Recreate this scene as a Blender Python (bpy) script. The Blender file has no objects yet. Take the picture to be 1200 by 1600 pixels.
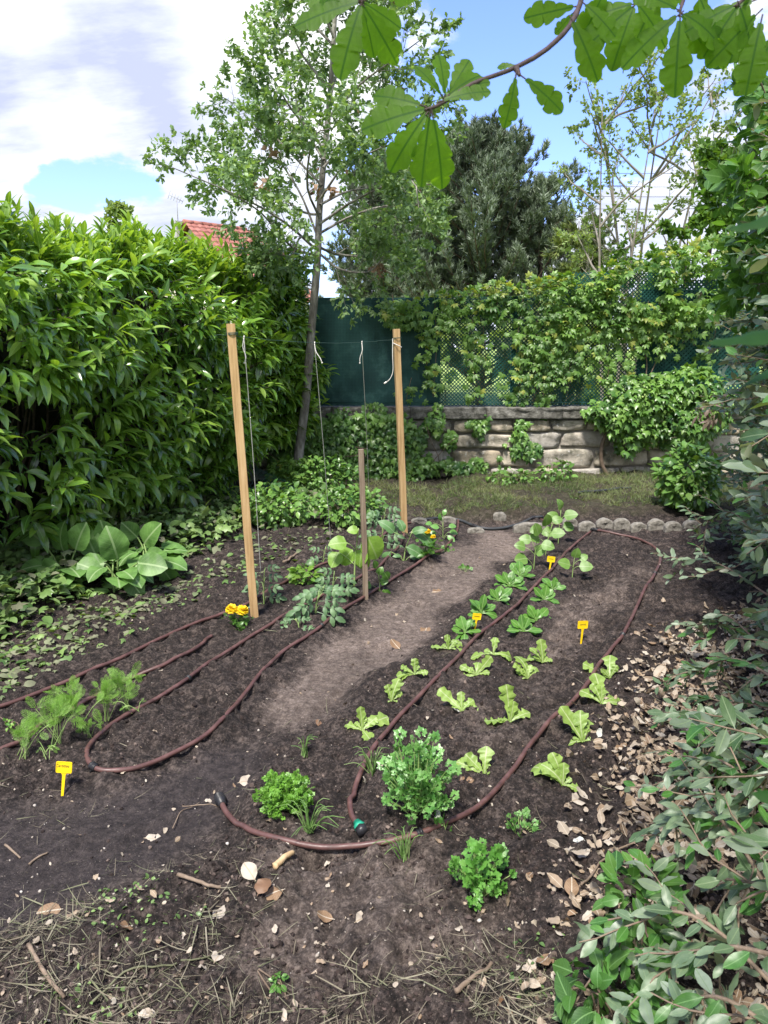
import bpy, math
import numpy as np
from mathutils import Vector, Matrix

# ------------------------------------------------------------------ camera, world, sun, exposure
S = bpy.context.scene
CAMH, PITCH, FPX = 1.55, math.radians(12.5), 1170.0
cam_d = bpy.data.cameras.new('camera'); cam = bpy.data.objects.new('camera', cam_d)
S.collection.objects.link(cam); S.camera = cam
cam.location = (0, 0, CAMH); cam.rotation_euler = (math.radians(90) - PITCH, 0, 0)
cam_d.sensor_fit = 'VERTICAL'; cam_d.sensor_height = 24.0
cam_d.lens = 12.0 / (800.0 / FPX); cam_d.clip_start = 0.05; cam_d.clip_end = 2000
cam_d.dof.use_dof = True; cam_d.dof.focus_distance = 4.5; cam_d.dof.aperture_fstop = 9.0

def pxdir(u, v):
    a = (np.asarray(u, float) - 600) / FPX; b = (800 - np.asarray(v, float)) / FPX
    c, s = math.cos(PITCH), math.sin(PITCH)
    return np.stack([a, c + b * s, -s + b * c], -1)

SUN_AZ, SUN_EL = math.radians(-158), math.radians(62)     # azimuth from +Y towards +X
sun_dir = np.array([math.sin(SUN_AZ) * math.cos(SUN_EL), math.cos(SUN_AZ) * math.cos(SUN_EL), math.sin(SUN_EL)])
sl = bpy.data.lights.new('sun', 'SUN'); sun = bpy.data.objects.new('sun', sl); S.collection.objects.link(sun)
sl.energy = 3.0; sl.angle = math.radians(9); sl.color = (1.0, 0.95, 0.87)
sun.rotation_euler = Vector(-sun_dir).to_track_quat('-Z', 'Y').to_euler()
S.view_settings.view_transform = 'Standard'; S.view_settings.look = 'None'
S.view_settings.gamma = 1.0; S.view_settings.exposure = 1.42

W = bpy.data.worlds.new('World'); S.world = W; W.use_nodes = True
nt = W.node_tree; nt.nodes.clear()
def N(t, ty, **kw):
    n = t.nodes.new(ty)
    for k, v in kw.items(): setattr(n, k, v)
    return n
def mth(t, op, a, b=None, c=None, clamp=False):
    n = N(t, 'ShaderNodeMath', operation=op); n.use_clamp = clamp
    for i, x in enumerate((a, b, c)):
        if x is None: continue
        if isinstance(x, (int, float)): n.inputs[i].default_value = x
        else: t.links.new(x, n.inputs[i])
    return n.outputs[0]
def vmth(t, op, a, b=None):
    n = N(t, 'ShaderNodeVectorMath', operation=op)
    for i, x in enumerate((a, b)):
        if x is None: continue
        if isinstance(x, (tuple, list, np.ndarray)): n.inputs[i].default_value = tuple(float(q) for q in x)
        else: t.links.new(x, n.inputs[i])
    return n.outputs['Value'] if op in ('DOT_PRODUCT', 'LENGTH') else n.outputs[0]
def noise(t, vec, scale, detail=5, rough=.55, out=0):
    n = N(t, 'ShaderNodeTexNoise'); n.inputs['Scale'].default_value = scale
    n.inputs['Detail'].default_value = detail; n.inputs['Roughness'].default_value = rough
    if vec is not None: t.links.new(vec, n.inputs['Vector'])
    return n.outputs[out]
def ramp(t, fac, stops, interp='LINEAR'):
    n = N(t, 'ShaderNodeValToRGB'); n.color_ramp.interpolation = interp
    e = n.color_ramp.elements
    while len(e) < len(stops): e.new(0.5)
    for i, (p, c) in enumerate(stops):
        e[i].position = p; e[i].color = (*c, 1) if len(c) == 3 else c
    t.links.new(fac, n.inputs[0]); return n.outputs[0]
def mix(t, f, a, b, mode='MIX'):
    n = N(t, 'ShaderNodeMix', data_type='RGBA', blend_type=mode)
    for s, x in ((n.inputs[0], f), (n.inputs[6], a), (n.inputs[7], b)):
        if isinstance(x, (int, float)): s.default_value = x
        elif isinstance(x, (tuple, list)): s.default_value = (*x[:3], 1)
        else: t.links.new(x, s)
    return n.outputs[2]

sky = N(nt, 'ShaderNodeTexSky', sky_type='NISHITA'); sky.sun_disc = False
sky.sun_elevation = SUN_EL; sky.sun_rotation = SUN_AZ; sky.air_density = 1.0; sky.dust_density = .6; sky.ozone_density = 2.0
tc = N(nt, 'ShaderNodeTexCoord'); dirv = tc.outputs['Generated']
sep = N(nt, 'ShaderNodeSeparateXYZ'); nt.links.new(dirv, sep.inputs[0])
zz = mth(nt, 'ADD', mth(nt, 'MAXIMUM', sep.outputs[2], 0.0), 0.30)
plan = vmth(nt, 'MULTIPLY', dirv, (1, 1, 0))
cb = N(nt, 'ShaderNodeCombineXYZ')
nt.links.new(mth(nt, 'DIVIDE', sep.outputs[0], zz), cb.inputs[0]); nt.links.new(mth(nt, 'DIVIDE', sep.outputs[1], zz), cb.inputs[1])
cloudv = cb.outputs[0]
n1 = noise(nt, cloudv, 2.3, 9, .62)
def lobes(items):                                        # cloud banks and clear gaps, by direction in the sky
    acc = None
    for (u, v, rad, amp) in items:
        d = pxdir(u, v); d = d / np.linalg.norm(d)
        dist = vmth(nt, 'LENGTH', vmth(nt, 'SUBTRACT', dirv, d))
        g = mth(nt, 'MULTIPLY', mth(nt, 'SUBTRACT', 1.0, mth(nt, 'DIVIDE', dist, rad), clamp=True), amp)
        acc = g if acc is None else mth(nt, 'ADD', acc, g)
    return acc
bias = lobes([(120, 60, .40, .30), (420, 110, .28, .34), (120, 200, .20, .16), (640, 40, .13, .30), (330, 300, .10, .25), (40, 292, .035, -.6), (110, 280, .045, -.7), (180, 275, .04, -.6), (235, 285, .035, -.5),
              (810, 190, .22, -.55), (800, 40, .20, -.40), (960, 60, .25, -.30), (560, 0, .10, -.10),  (860, 60, .2, -.3), (880, 240, .15, -.3),
              (930, 330, .20, .55), (950, 400, .12, .3), (1010, 130, .07, .22), (770, 78, .05, .80), (915, 150, .04, 1.0), (700, 60, .05, .5), (20, 277, .035, .7),
              (330, 345, .06, .4)])
behind = mth(nt, 'MULTIPLY', mth(nt, 'SUBTRACT', .25, sep.outputs[1], clamp=True), .30)  # unseen cloud cover behind the camera, added to raise the ambient light
cm = mth(nt, 'ADD', mth(nt, 'ADD', mth(nt, 'MULTIPLY_ADD', n1, 1.9, -.45), behind), bias)
cmask = ramp(nt, cm, [(0.46, (0, 0, 0)), (0.66, (1, 1, 1))], 'EASE')
thick = mth(nt, 'ADD', mth(nt, 'MULTIPLY', noise(nt, vmth(nt, 'MULTIPLY', cloudv, (2.4, 5.6, 1)), 1.0, 8, .62), 1.25),
            lobes([(20, 130, .07, .34), (110, 118, .05, .26), (190, 108, .045, .24), (255, 40, .07, .20), (150, 20, .05, .12), (190, 190, .05, .22), (270, 180, .045, .2), (400, 180, .08, .22), (640, 60, .2, -.2), (420, 90, .14, -.40), (120, 210, .10, -.30), (30, 50, .06, -.45), (250, 130, .05, .2)]))
ccol = ramp(nt, thick, [(0.38, (5.3, 5.4, 5.5)), (0.56, (4.1, 4.3, 5.0)), (0.84, (2.6, 2.85, 3.8))])
skyc = mix(nt, 1.0, sky.outputs[0], (.92, .97, 1.46), 'MULTIPLY')
fin = mix(nt, cmask, skyc, ccol)
bg = N(nt, 'ShaderNodeBackground'); bg.inputs[1].default_value = 0.10
nt.links.new(fin, bg.inputs[0]); wo = N(nt, 'ShaderNodeOutputWorld'); nt.links.new(bg.outputs[0], wo.inputs[0])

# ------------------------------------------------------------------ numeric helpers
RS = np.random.RandomState
def hash2(ix, iy, seed):
    h = (ix.astype(np.int64) * 374761393 + iy.astype(np.int64) * 668265263 + seed * 974711) & 0xffffffff
    h = ((h ^ (h >> 13)) * 1274126177) & 0xffffffff
    return ((h ^ (h >> 16)) & 0xffff) / 65535.0
def vnoise(x, y, seed=0):
    ix = np.floor(x); iy = np.floor(y); fx = x - ix; fy = y - iy
    fx = fx * fx * (3 - 2 * fx); fy = fy * fy * (3 - 2 * fy)
    a = hash2(ix, iy, seed); b = hash2(ix + 1, iy, seed); c = hash2(ix, iy + 1, seed); d = hash2(ix + 1, iy + 1, seed)
    return (a * (1 - fx) + b * fx) * (1 - fy) + (c * (1 - fx) + d * fx) * fy * 1.0
def fbm(x, y, seed=0, octv=4):
    s = 0; a = 1; t = 0
    for o in range(octv):
        s = s + a * vnoise(x * 2 ** o + 17 * o, y * 2 ** o - 31 * o, seed + o); t += a; a *= .5
    return s / t
def inpoly(x, y, poly):
    x = np.asarray(x, float); y = np.asarray(y, float); r = np.zeros(x.shape, bool); n = len(poly); j = n - 1
    for i in range(n):
        xi, yi = poly[i]; xj, yj = poly[j]
        with np.errstate(divide='ignore', invalid='ignore'):
            c = ((yi > y) != (yj > y)) & (x < (xj - xi) * (y - yi) / (yj - yi + 1e-12) + xi)
        r ^= c; j = i
    return r
def flat(u, v, z=0.0):
    d = pxdir(u, v); t = (z - CAMH) / d[..., 2]
    return np.stack([d[..., 0] * t, d[..., 1] * t], -1)
def at(u, v, D):                                         # the point seen there at distance D along Y
    d = pxdir(u, v); t = D / d[..., 1]
    p = d * np.asarray(t)[..., None]; p[..., 2] += CAMH; return p
# soil zones, on a grid over the plot
GX0, GY0, GR = -5.0, 0.3, 0.03
gxs = np.arange(GX0, 4.6, GR); gys = np.arange(GY0, 9.6, GR); GXX, GYY = np.meshgrid(gxs, gys)
def blur(m, n):
    for _ in range(n):
        m = (m + np.roll(m, 1, 0) + np.roll(m, -1, 0)) / 3; m = (m + np.roll(m, 1, 1) + np.roll(m, -1, 1)) / 3
    return m
def zone(polypx, n=3, wob=.12):
    P = [tuple(q) for q in flat(*np.array(polypx, float).T)]
    wx = (fbm(GXX * 4, GYY * 4, 5) - .5) * wob * 2; wy = (fbm(GXX * 4, GYY * 4, 9) - .5) * wob * 2
    return blur(inpoly(GXX + wx, GYY + wy, P).astype(float), n)
Z_path = zone([(716, 822), (800, 815), (860, 845), (800, 880), (735, 930), (690, 985), (640, 1020), (600, 1060), (560, 1090), (520, 1130), (430, 1165), (395, 1215),
               (330, 1260), (320, 1340), (250, 1400), (0, 1480), (-400, 1560), (-400, 1330), (0, 1270), (90, 1262), (210, 1235), (300, 1200), (360, 1155), (410, 1100), (450, 1050),
               (530, 975), (640, 905), (700, 860)])
Z_light = zone([(760, 830), (840, 845), (760, 890), (690, 960), (640, 1000), (590, 1050), (540, 1095), (440, 1120), (390, 1112), (470, 1060), (540, 1000), (640, 920), (700, 870)], 4, .16)
Z_light = np.maximum(Z_light, .75 * zone([(700, 1000), (760, 985), (740, 1110), (800, 1130), (820, 1200), (760, 1210), (680, 1120)], 5, .2) * 0.5)
Z_light = np.maximum(Z_light, .55 * zone([(850, 960), (960, 900), (1010, 900), (960, 1000), (890, 1080), (850, 1180), (800, 1190), (830, 1060)], 5, .25))
Z_mid = zone([(330, 1380), (420, 1345), (640, 1340), (760, 1420), (870, 1450), (800, 1560), (560, 1560), (350, 1540)], 5, .12)
Z_wet = zone([(-500, 1600), (-400, 1330), (0, 1275), (110, 1262), (260, 1225), (330, 1180), (430, 1170), (380, 1240), (330, 1300), (200, 1380), (0, 1460), (-200, 1540)], 3, .08)
Z_back = blur(((GYY > 6.56) & (GXX > .75)).astype(float), 2)
Z_backL = blur((((GYY > 6.5) & (GXX <= .9)) | (GYY - 6.0 > (-1.1 - GXX) * .0 + .55 + 0 * GXX) & (GXX < -.2)).astype(float), 4)
def samp(Z, x, y):
    fx = np.clip((np.asarray(x, float) - GX0) / GR, 0, Z.shape[1] - 1.001); fy = np.clip((np.asarray(y, float) - GY0) / GR, 0, Z.shape[0] - 1.001)
    i = fx.astype(int); j = fy.astype(int); a = fx - i; b = fy - j
    return (Z[j, i] * (1 - a) + Z[j, i + 1] * a) * (1 - b) + (Z[j + 1, i] * (1 - a) + Z[j + 1, i + 1] * a) * b
HOLE = flat(488, 1362)
FOOT = [(*flat(u_, v_), a_) for u_, v_, a_ in ((250, 1300, -.9), (110, 1340, -.8), (430, 1195, -.7), (330, 1245, -1.0), (520, 1100, -.5), (590, 1020, -.6), (650, 950, -.4), (700, 900, -.5), (545, 1450, -.3), (640, 1400, .4), (700, 1480, .2))]
def gz(x, y):
    x = np.asarray(x, float); y = np.asarray(y, float)
    p = samp(Z_path, x, y); w = samp(Z_wet, x, y)
    h = 0.05 * (1 - p) + .07 * samp(Z_back, x, y)
    rough = (1 - .72 * p - .15 * w)
    h = h + (fbm(x * 1.6, y * 1.6, 3, 3) - .5) * .06 * (1 - .5 * p) + (fbm(x * 6, y * 6, 7, 3) - .5) * .075 * rough + (fbm(x * 11, y * 9, 17, 3) - .5) * .035 * rough
    r = fbm(x * 22, y * 22, 11, 3)
    h = h + (r - .5) * .055 * rough + (fbm(x * 48, y * 48, 31, 2) - .5) * .016 * rough
    h = h + (vnoise(x * 85, y * 85, 21) - .5) * .008 * (.4 + .6 * rough)
    # planting furrows pressed into the bed
    for (u_, v_, a_) in FOOT: 
        dx = x - u_; dy = y - v_; cx_ = dx * math.cos(a_) + dy * math.sin(a_); cy_ = -dx * math.sin(a_) + dy * math.cos(a_); e_ = (cx_ / .052) ** 2 + (cy_ / .135) ** 2; h = h - .016 * np.exp(-e_ ** 2) + .007 * np.exp(-(e_ - 1.6) ** 2 * 3)
    d2 = (x - HOLE[0]) ** 2 + (y - HOLE[1]) ** 2
    h = h - .085 * np.exp(-d2 / .0016)
    return h
def G(u, v):                                             # ground point seen at that pixel
    z = np.zeros(np.shape(u)) + .03
    for _ in range(4):
        q = flat(u, v, z); z = gz(q[..., 0], q[..., 1])
    return np.concatenate([q, np.asarray(z)[..., None]], -1)
def nrm(a): return a / (np.linalg.norm(a, axis=-1, keepdims=True) + 1e-9)

# ------------------------------------------------------------------ mesh batches
class MB:
    def __init__(s): s.V = []; s.F = []; s.UV = []; s.n = 0
    def add(s, V, F, uv=None, mi=0, sm=True):
        V = np.asarray(V, float); F = np.asarray(F, int)
        if len(V) == 0: return
        s.V.append(V); s.F.append((F + s.n, mi, sm)); s.UV.append(np.zeros((len(V), 2)) if uv is None else uv); s.n += len(V)
    def build(s, name, mats, parent=None, loc=None, **tags):
        me = bpy.data.meshes.new(name)
        if s.n:
            V = np.concatenate(s.V); UV = np.concatenate(s.UV)
            if loc is not None: V = V - np.asarray(loc, float)
            elif parent is not None: V = V - np.array(parent.get('_w', (0, 0, 0)), float)
            me.vertices.add(len(V)); me.vertices.foreach_set('co', V.astype(np.float32).ravel())
            vi = np.concatenate([f.ravel() for f, _, _ in s.F]); cnt = np.concatenate([np.full(len(f), f.shape[1]) for f, _, _ in s.F])
            me.loops.add(len(vi)); me.loops.foreach_set('vertex_index', vi.astype(np.int32))
            me.polygons.add(len(cnt)); st = np.concatenate([[0], np.cumsum(cnt)[:-1]])
            me.polygons.foreach_set('loop_start', st.astype(np.int32))
            me.polygons.foreach_set('material_index', np.concatenate([np.full(len(f), m) for f, m, _ in s.F]).astype(np.int32))
            me.polygons.foreach_set('use_smooth', np.concatenate([np.full(len(f), sm) for f, _, sm in s.F]))
            uvl = me.uv_layers.new(name='uv'); uvl.data.foreach_set('uv', UV[vi].astype(np.float32).ravel())
            me.update(calc_edges=True); me.validate()
        for m in (mats if isinstance(mats, (list, tuple)) else [mats]): me.materials.append(m)
        o = bpy.data.objects.new(name, me); S.collection.objects.link(o)
        if parent is not None:
            o.parent = parent
            o['_w'] = tuple(parent.get('_w', (0, 0, 0)))
        else:
            o['_w'] = (0, 0, 0) if loc is None else tuple(float(q) for q in loc)
            if loc is not None: o.location = tuple(float(q) for q in loc)
        for k, v in tags.items():
            if v: o[k] = v
        return o
def thing(name, label, cat, loc, group=None):
    o = bpy.data.objects.new(name, None); o.empty_display_size = .1; S.collection.objects.link(o)
    o.location = tuple(float(q) for q in loc); o['_w'] = tuple(float(q) for q in loc)
    o['label'] = label; o['category'] = cat
    if group: o['group'] = group
    return o
def frames(d, n):
    d = nrm(d); x = np.cross(d, n); x = nrm(x); z = np.cross(x, d); return np.stack([x, d, z], -2)   # rows
def stamp(mb, tpl, pos, d, n, size, mi=0, sx=None):
    V, F, UV = tpl; pos = np.atleast_2d(pos); k = len(pos)
    if k == 0: return
    d = np.broadcast_to(d, pos.shape); n = np.broadcast_to(n, pos.shape)
    R = frames(d, n); size = np.broadcast_to(size, (k,))
    VV = V[None] * size[:, None, None]
    if sx is not None: VV = VV * np.stack([np.broadcast_to(sx, (k,)), np.ones(k), np.ones(k)], -1)[:, None, :]
    out = np.einsum('kvi,kij->kvj', VV, R) + pos[:, None, :]
    Fo = (F[None] + (np.arange(k) * len(V))[:, None, None]).reshape(-1, F.shape[1])
    mb.add(out.reshape(-1, 3), Fo, np.tile(UV, (k, 1)), mi)
def stamps(mb, tpls, rng, pos, d, n, size, mi=0, mis=None):
    pos = np.atleast_2d(pos); k = len(pos); ch = rng.randint(0, len(tpls), k)
    d = np.broadcast_to(d, pos.shape); n = np.broadcast_to(n, pos.shape); size = np.broadcast_to(size, (k,))
    for i, t in enumerate(tpls):
        m = ch == i
        if mis is None: stamp(mb, t, pos[m], d[m], n[m], size[m], mi)
        else:
            for j in np.unique(mis):
                q = m & (mis == j); stamp(mb, t, pos[q], d[q], n[q], size[q], int(j))
def leaf_tpl(ts, ws, fold=.25, curl=.3, twist=0., wave=0., seed=0, petiole=0., ws2=None):
    """leaf of unit length along y; ts stations, ws half widths; folded along the midrib and curling down"""
    r = RS(seed); V = []; UV = []; F = []
    for i, (t, w) in enumerate(zip(ts, ws)):
        ang = curl * t; y = t if abs(curl) < 1e-3 else math.sin(ang) / curl; z = 0 if abs(curl) < 1e-3 else -(1 - math.cos(ang)) / curl
        tw = twist * t; wv = wave * (r.rand() - .5)
        for s in (-1, 0, 1):
            if ws2 is not None and s == 1: w = ws2[i]
            x = s * w * math.cos(tw); zz_ = z + abs(s) * w * fold + s * w * math.sin(tw) + (wv * s * w if s else 0) + (wave * .5 * w * math.sin(i * 2.1 + s) if s else 0)
            V.append((x, y + petiole, zz_)); UV.append((.5 + s * .5 * (w / max(ws)), t))
    for i in range(len(ts) - 1):
        a = i * 3
        for j in (0, 1):
            F.append((a + j, a + j + 1, a + j + 4)); F.append((a + j, a + j + 4, a + j + 3))
    if petiole:
        b = len(V); V += [(-.012, 0, 0), (.012, 0, 0), (-.012, petiole, 0), (.012, petiole, 0)]; UV += [(.5, 0)] * 4
        F += [(b, b + 1, b + 3), (b, b + 3, b + 2)]
    return np.array(V), np.array(F), np.array(UV)
def prof(W_, n, a=1.0, b=1.0, lobes_=0, la=0.0):
    ts = np.linspace(0, 1, n); ws = W_ * np.sin(np.pi * ts ** a) ** b
    if lobes_: ws = ws * (1 + la * np.cos(2 * np.pi * (ts * lobes_ + .5)))
    ws[0] = max(ws[0], .004); ws[-1] = .004 if not lobes_ else .03; return ts, ws
def tube(pts, rad, sides=6, cap=True):
    pts = np.asarray(pts, float); n = len(pts); rad = np.broadcast_to(rad, (n,))
    t = np.gradient(pts, axis=0); t = nrm(t)
    ref = np.array([0.13, .21, .97]) if abs(t[:, 2]).mean() < .8 else np.array([.98, .1, .13])
    a = nrm(np.cross(t, ref)); b = np.cross(t, a)
    th = np.linspace(0, 2 * np.pi, sides, endpoint=False)
    V = pts[:, None] + rad[:, None, None] * (np.cos(th)[None, :, None] * a[:, None] + np.sin(th)[None, :, None] * b[:, None])
    i = np.arange(n - 1)[:, None] * sides; j = np.arange(sides)[None]; k = (j + 1) % sides
    F = np.stack([i + j, i + k, i + k + sides, i + j + sides], -1).reshape(-1, 4)
    uv = np.stack([np.tile(np.arange(sides) / sides, n), np.repeat(np.cumsum(np.r_[0, np.linalg.norm(np.diff(pts, axis=0), axis=1)]), sides)], -1)
    V = V.reshape(-1, 3)
    if cap:
        V = np.concatenate([V, pts[:1], pts[-1:]]); uv = np.concatenate([uv, uv[:1], uv[-1:]]); c0 = n * sides
        Fc = [(c0, (q + 1) % sides, q, q) for q in range(sides)] + [(c0 + 1, (n - 1) * sides + q, (n - 1) * sides + (q + 1) % sides, (n - 1) * sides + (q + 1) % sides) for q in range(sides)]
        return V, F, np.array([(f[0], f[1], f[2]) for f in Fc]), uv
    return V, F, None, uv
def add_tube(mb, pts, rad, sides=6, mi=0, cap=True):
    V, F, Fc, uv = tube(pts, rad, sides, cap)
    n0 = mb.n; mb.add(V, F, uv, mi)
    if Fc is not None: mb.F.append((Fc + n0, mi, True))
def spline(P, n):
    P = np.asarray(P, float); k = len(P); Q = np.vstack([2 * P[0] - P[1], P, 2 * P[-1] - P[-2]])
    seg = np.linalg.norm(np.diff(P, axis=0), axis=1); cum = np.r_[0, np.cumsum(seg)] / seg.sum()
    t = np.linspace(0, 1, n); i = np.clip(np.searchsorted(cum, t, 'right') - 1, 0, k - 2); f = ((t - cum[i]) / (cum[i + 1] - cum[i]))[:, None]
    p0, p1, p2, p3 = Q[i], Q[i + 1], Q[i + 2], Q[i + 3]
    return .5 * ((2 * p1) + (-p0 + p2) * f + (2 * p0 - 5 * p1 + 4 * p2 - p3) * f ** 2 + (-p0 + 3 * p1 - 3 * p2 + p3) * f ** 3)
def box(mb, c, size, R=None, mi=0, bev=0.0, jit=0., rng=None):
    s = np.array(size) / 2.; b = min(bev, s.min() * .9)
    if b <= 0:
        V = np.array([(x, y, z) for z in (-1, 1) for y in (-1, 1) for x in (-1, 1)], float) * s
        F = [(0, 2, 3, 1), (4, 5, 7, 6), (0, 1, 5, 4), (2, 6, 7, 3), (0, 4, 6, 2), (1, 3, 7, 5)]
        if R is not None: V = V @ np.array(R).T
        mb.add(V + np.array(c), F, None, mi, False); return
    bm = bmesh.new(); bmesh.ops.create_cube(bm, size=1.0)
    for v in bm.verts: v.co = Vector((v.co.x * size[0], v.co.y * size[1], v.co.z * size[2]))
    bmesh.ops.bevel(bm, geom=list(bm.edges), offset=b, segments=2, affect='EDGES', profile=.5)
    bmesh.ops.triangulate(bm, faces=bm.faces)
    bm.verts.ensure_lookup_table()
    V = np.array([v.co[:] for v in bm.verts]); F = np.array([[v.index for v in f.verts] for f in bm.faces]); bm.free()
    if jit and rng is not None: V = V + (rng.rand(*V.shape) - .5) * jit
    if R is not None: V = V @ np.array(R).T
    mb.add(V + np.array(c), F, None, mi, False)
import bmesh
def rotz(a): c, s = math.cos(a), math.sin(a); return np.array([[c, -s, 0], [s, c, 0], [0, 0, 1]])

# ------------------------------------------------------------------ materials
def new_mat(name):
    m = bpy.data.materials.new(name); m.use_nodes = True; t = m.node_tree; t.nodes.clear()
    o = N(t, 'ShaderNodeOutputMaterial'); p = N(t, 'ShaderNodeBsdfPrincipled'); t.links.new(p.outputs[0], o.inputs[0])
    return m, t, p, o
def setp(p, **kw):
    for k, v in kw.items():
        p.inputs[k.replace('_', ' ')].default_value = v
def geo_rand(t): return N(t, 'ShaderNodeNewGeometry').outputs['Random Per Island']
def leafmat(name, cols, rough=.4, trans=.3, tcol=None, rib=None, spec=.5, patch=2.0, back=None, pamt=.35, cut=False):
    m, t, p, o = new_mat(name)
    r = geo_rand(t); k = len(cols)
    c = ramp(t, r, [(i / max(k - 1, 1), q) for i, q in enumerate(cols)])
    pos = N(t, 'ShaderNodeNewGeometry').outputs['Position']
    nz = noise(t, pos, patch, 2)
    c = mix(t, pamt, c, ramp(t, nz, [(.35, tuple(q * .5 for q in cols[0])), (.65, tuple(min(q * 1.6, 1) for q in cols[-1]))]))
    fine = noise(t, pos, 90, 3)
    c = mix(t, .22, c, ramp(t, fine, [(.3, (.25, .25, .25)), (.7, (1.0, 1.0, 1.0))]), 'MULTIPLY')
    if rib:
        uv = N(t, 'ShaderNodeUVMap'); sp = N(t, 'ShaderNodeSeparateXYZ'); t.links.new(uv.outputs[0], sp.inputs[0])
        dx = mth(t, 'ABSOLUTE', mth(t, 'SUBTRACT', sp.outputs[0], .5))
        mid = mth(t, 'LESS_THAN', dx, .035)
        vein = mth(t, 'FRACT', mth(t, 'ADD', mth(t, 'MULTIPLY', sp.outputs[1], 7.0), mth(t, 'MULTIPLY', dx, -5.0)))
        vein = mth(t, 'MULTIPLY', mth(t, 'LESS_THAN', vein, .09), .30)
        c = mix(t, mth(t, 'MAXIMUM', mid, vein), c, rib)
    if back:
        bf = N(t, 'ShaderNodeNewGeometry').outputs['Backfacing']; c = mix(t, bf, c, back)
    t.links.new(c, p.inputs['Base Color']); setp(p, Roughness=rough); p.inputs['Specular IOR Level'].default_value = spec
    if trans > 0:
        tr = N(t, 'ShaderNodeBsdfTranslucent')
        tc_ = mix(t, 1.0, c, tcol or (1.6, 1.5, .55), 'MULTIPLY'); t.links.new(tc_, tr.inputs[0])
        ms = N(t, 'ShaderNodeMixShader'); ms.inputs[0].default_value = trans
        t.links.new(p.outputs[0], ms.inputs[1]); t.links.new(tr.outputs[0], ms.inputs[2]); t.links.new(ms.outputs[0], o.inputs[0])
    return m
def simple(name, cols, rough=.7, scale=20, bump=0.3, bscale=None, spec=.3, detail=5, metal=0, stretch=None, dist=.01):
    m, t, p, o = new_mat(name)
    tcn = N(t, 'ShaderNodeTexCoord').outputs['Object']
    if stretch: tcn = vmth(t, 'MULTIPLY', tcn, stretch)
    nz = noise(t, tcn, scale, detail, .6)
    k = len(cols); c = ramp(t, nz, [(.3 + .4 * i / max(k - 1, 1), q) for i, q in enumerate(cols)])
    t.links.new(c, p.inputs['Base Color']); setp(p, Roughness=rough, Metallic=metal); p.inputs['Specular IOR Level'].default_value = spec
    if bump:
        b = N(t, 'ShaderNodeBump'); b.inputs['Strength'].default_value = bump; b.inputs['Distance'].default_value = dist
        t.links.new(noise(t, tcn, bscale or scale * 3, 6, .6), b.inputs['Height']); t.links.new(b.outputs[0], p.inputs['Normal'])
    return m
# ------------------------------------------------------------------ ground
def soil_material():
    m, t, p, o = new_mat('soil')
    at_ = N(t, 'ShaderNodeAttribute', attribute_name='zone'); sp = N(t, 'ShaderNodeSeparateColor'); t.links.new(at_.outputs['Color'], sp.inputs[0])
    lig, wet, back = sp.outputs[0], sp.outputs[1], sp.outputs[2]
    pos = N(t, 'ShaderNodeNewGeometry').outputs['Position']
    n0 = noise(t, pos, 2.5, 6, .6); n1 = noise(t, pos, 28, 6, .7); n2 = noise(t, pos, 95, 5, .75); n1 = mth(t, 'ADD', mth(t, 'MULTIPLY', n1, .5), mth(t, 'MULTIPLY', n2, .5)); n3 = noise(t, pos, 9, 4, .6)
    dark = ramp(t, n1, [(.40, (.009, .0068, .0062)), (.50, (.036, .027, .024)), (.60, (.135, .104, .090))])  # soil tone, its contrast raised to put shadow between crumbs into the colour
    pale = ramp(t, n1, [(.38, (.085, .064, .054)), (.50, (.175, .136, .116)), (.62, (.34, .275, .235))])
    f = mth(t, 'ADD', mth(t, 'MULTIPLY', lig, 1.1), mth(t, 'ADD', mth(t, 'MULTIPLY', mth(t, 'SUBTRACT', n3, .5), 1.9), mth(t, 'MULTIPLY', mth(t, 'SUBTRACT', n1, .5), .9)))
    f = mth(t, 'MULTIPLY', mth(t, 'SUBTRACT', f, .20), 1.5, clamp=True)
    f = mth(t, 'MULTIPLY', f, mth(t, 'ADD', .22, mth(t, 'MULTIPLY', lig, .70)), clamp=True)
    c = mix(t, f, dark, pale)
    wetc = ramp(t, n1, [(.40, (.022, .0175, .018)), (.60, (.072, .058, .057))])
    c = mix(t, mth(t, 'MULTIPLY', wet, .85), c, wetc)
    c = mix(t, mth(t, 'MULTIPLY', back, .40), c, ramp(t, n3, [(.35, (.055, .045, .028)), (.65, (.075, .085, .03))]))
    c = mix(t, .5, c, ramp(t, n0, [(.35, (.35, .35, .35)), (.65, (1, 1, 1))]), 'MULTIPLY')
    c = mix(t, mth(t, 'GREATER_THAN', noise(t, pos, 210, 1, .5), .74), c, (.22, .19, .16))
    c = mix(t, mth(t, 'GREATER_THAN', noise(t, pos, 75, 2, .5), .765), c, (.30, .25, .20))
    t.links.new(c, p.inputs['Base Color'])
    rr = mth(t, 'SUBTRACT', .93, mth(t, 'MULTIPLY', wet, .28)); t.links.new(rr, p.inputs['Roughness']); p.inputs['Specular IOR Level'].default_value = .28
    b = N(t, 'ShaderNodeBump'); b.inputs['Strength'].default_value = 1.0; b.inputs['Distance'].default_value = .012
    hh = mth(t, 'ADD', mth(t, 'MULTIPLY', n2, .55), n1); t.links.new(hh, b.inputs['Height'])
    b2 = N(t, 'ShaderNodeBump'); b2.inputs['Strength'].default_value = .6; b2.inputs['Distance'].default_value = .004
    t.links.new(noise(t, pos, 330, 3, .7), b2.inputs['Height']); t.links.new(b.outputs[0], b2.inputs['Normal']); t.links.new(b2.outputs[0], p.inputs['Normal'])
    return m
M_soil = soil_material()
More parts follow.
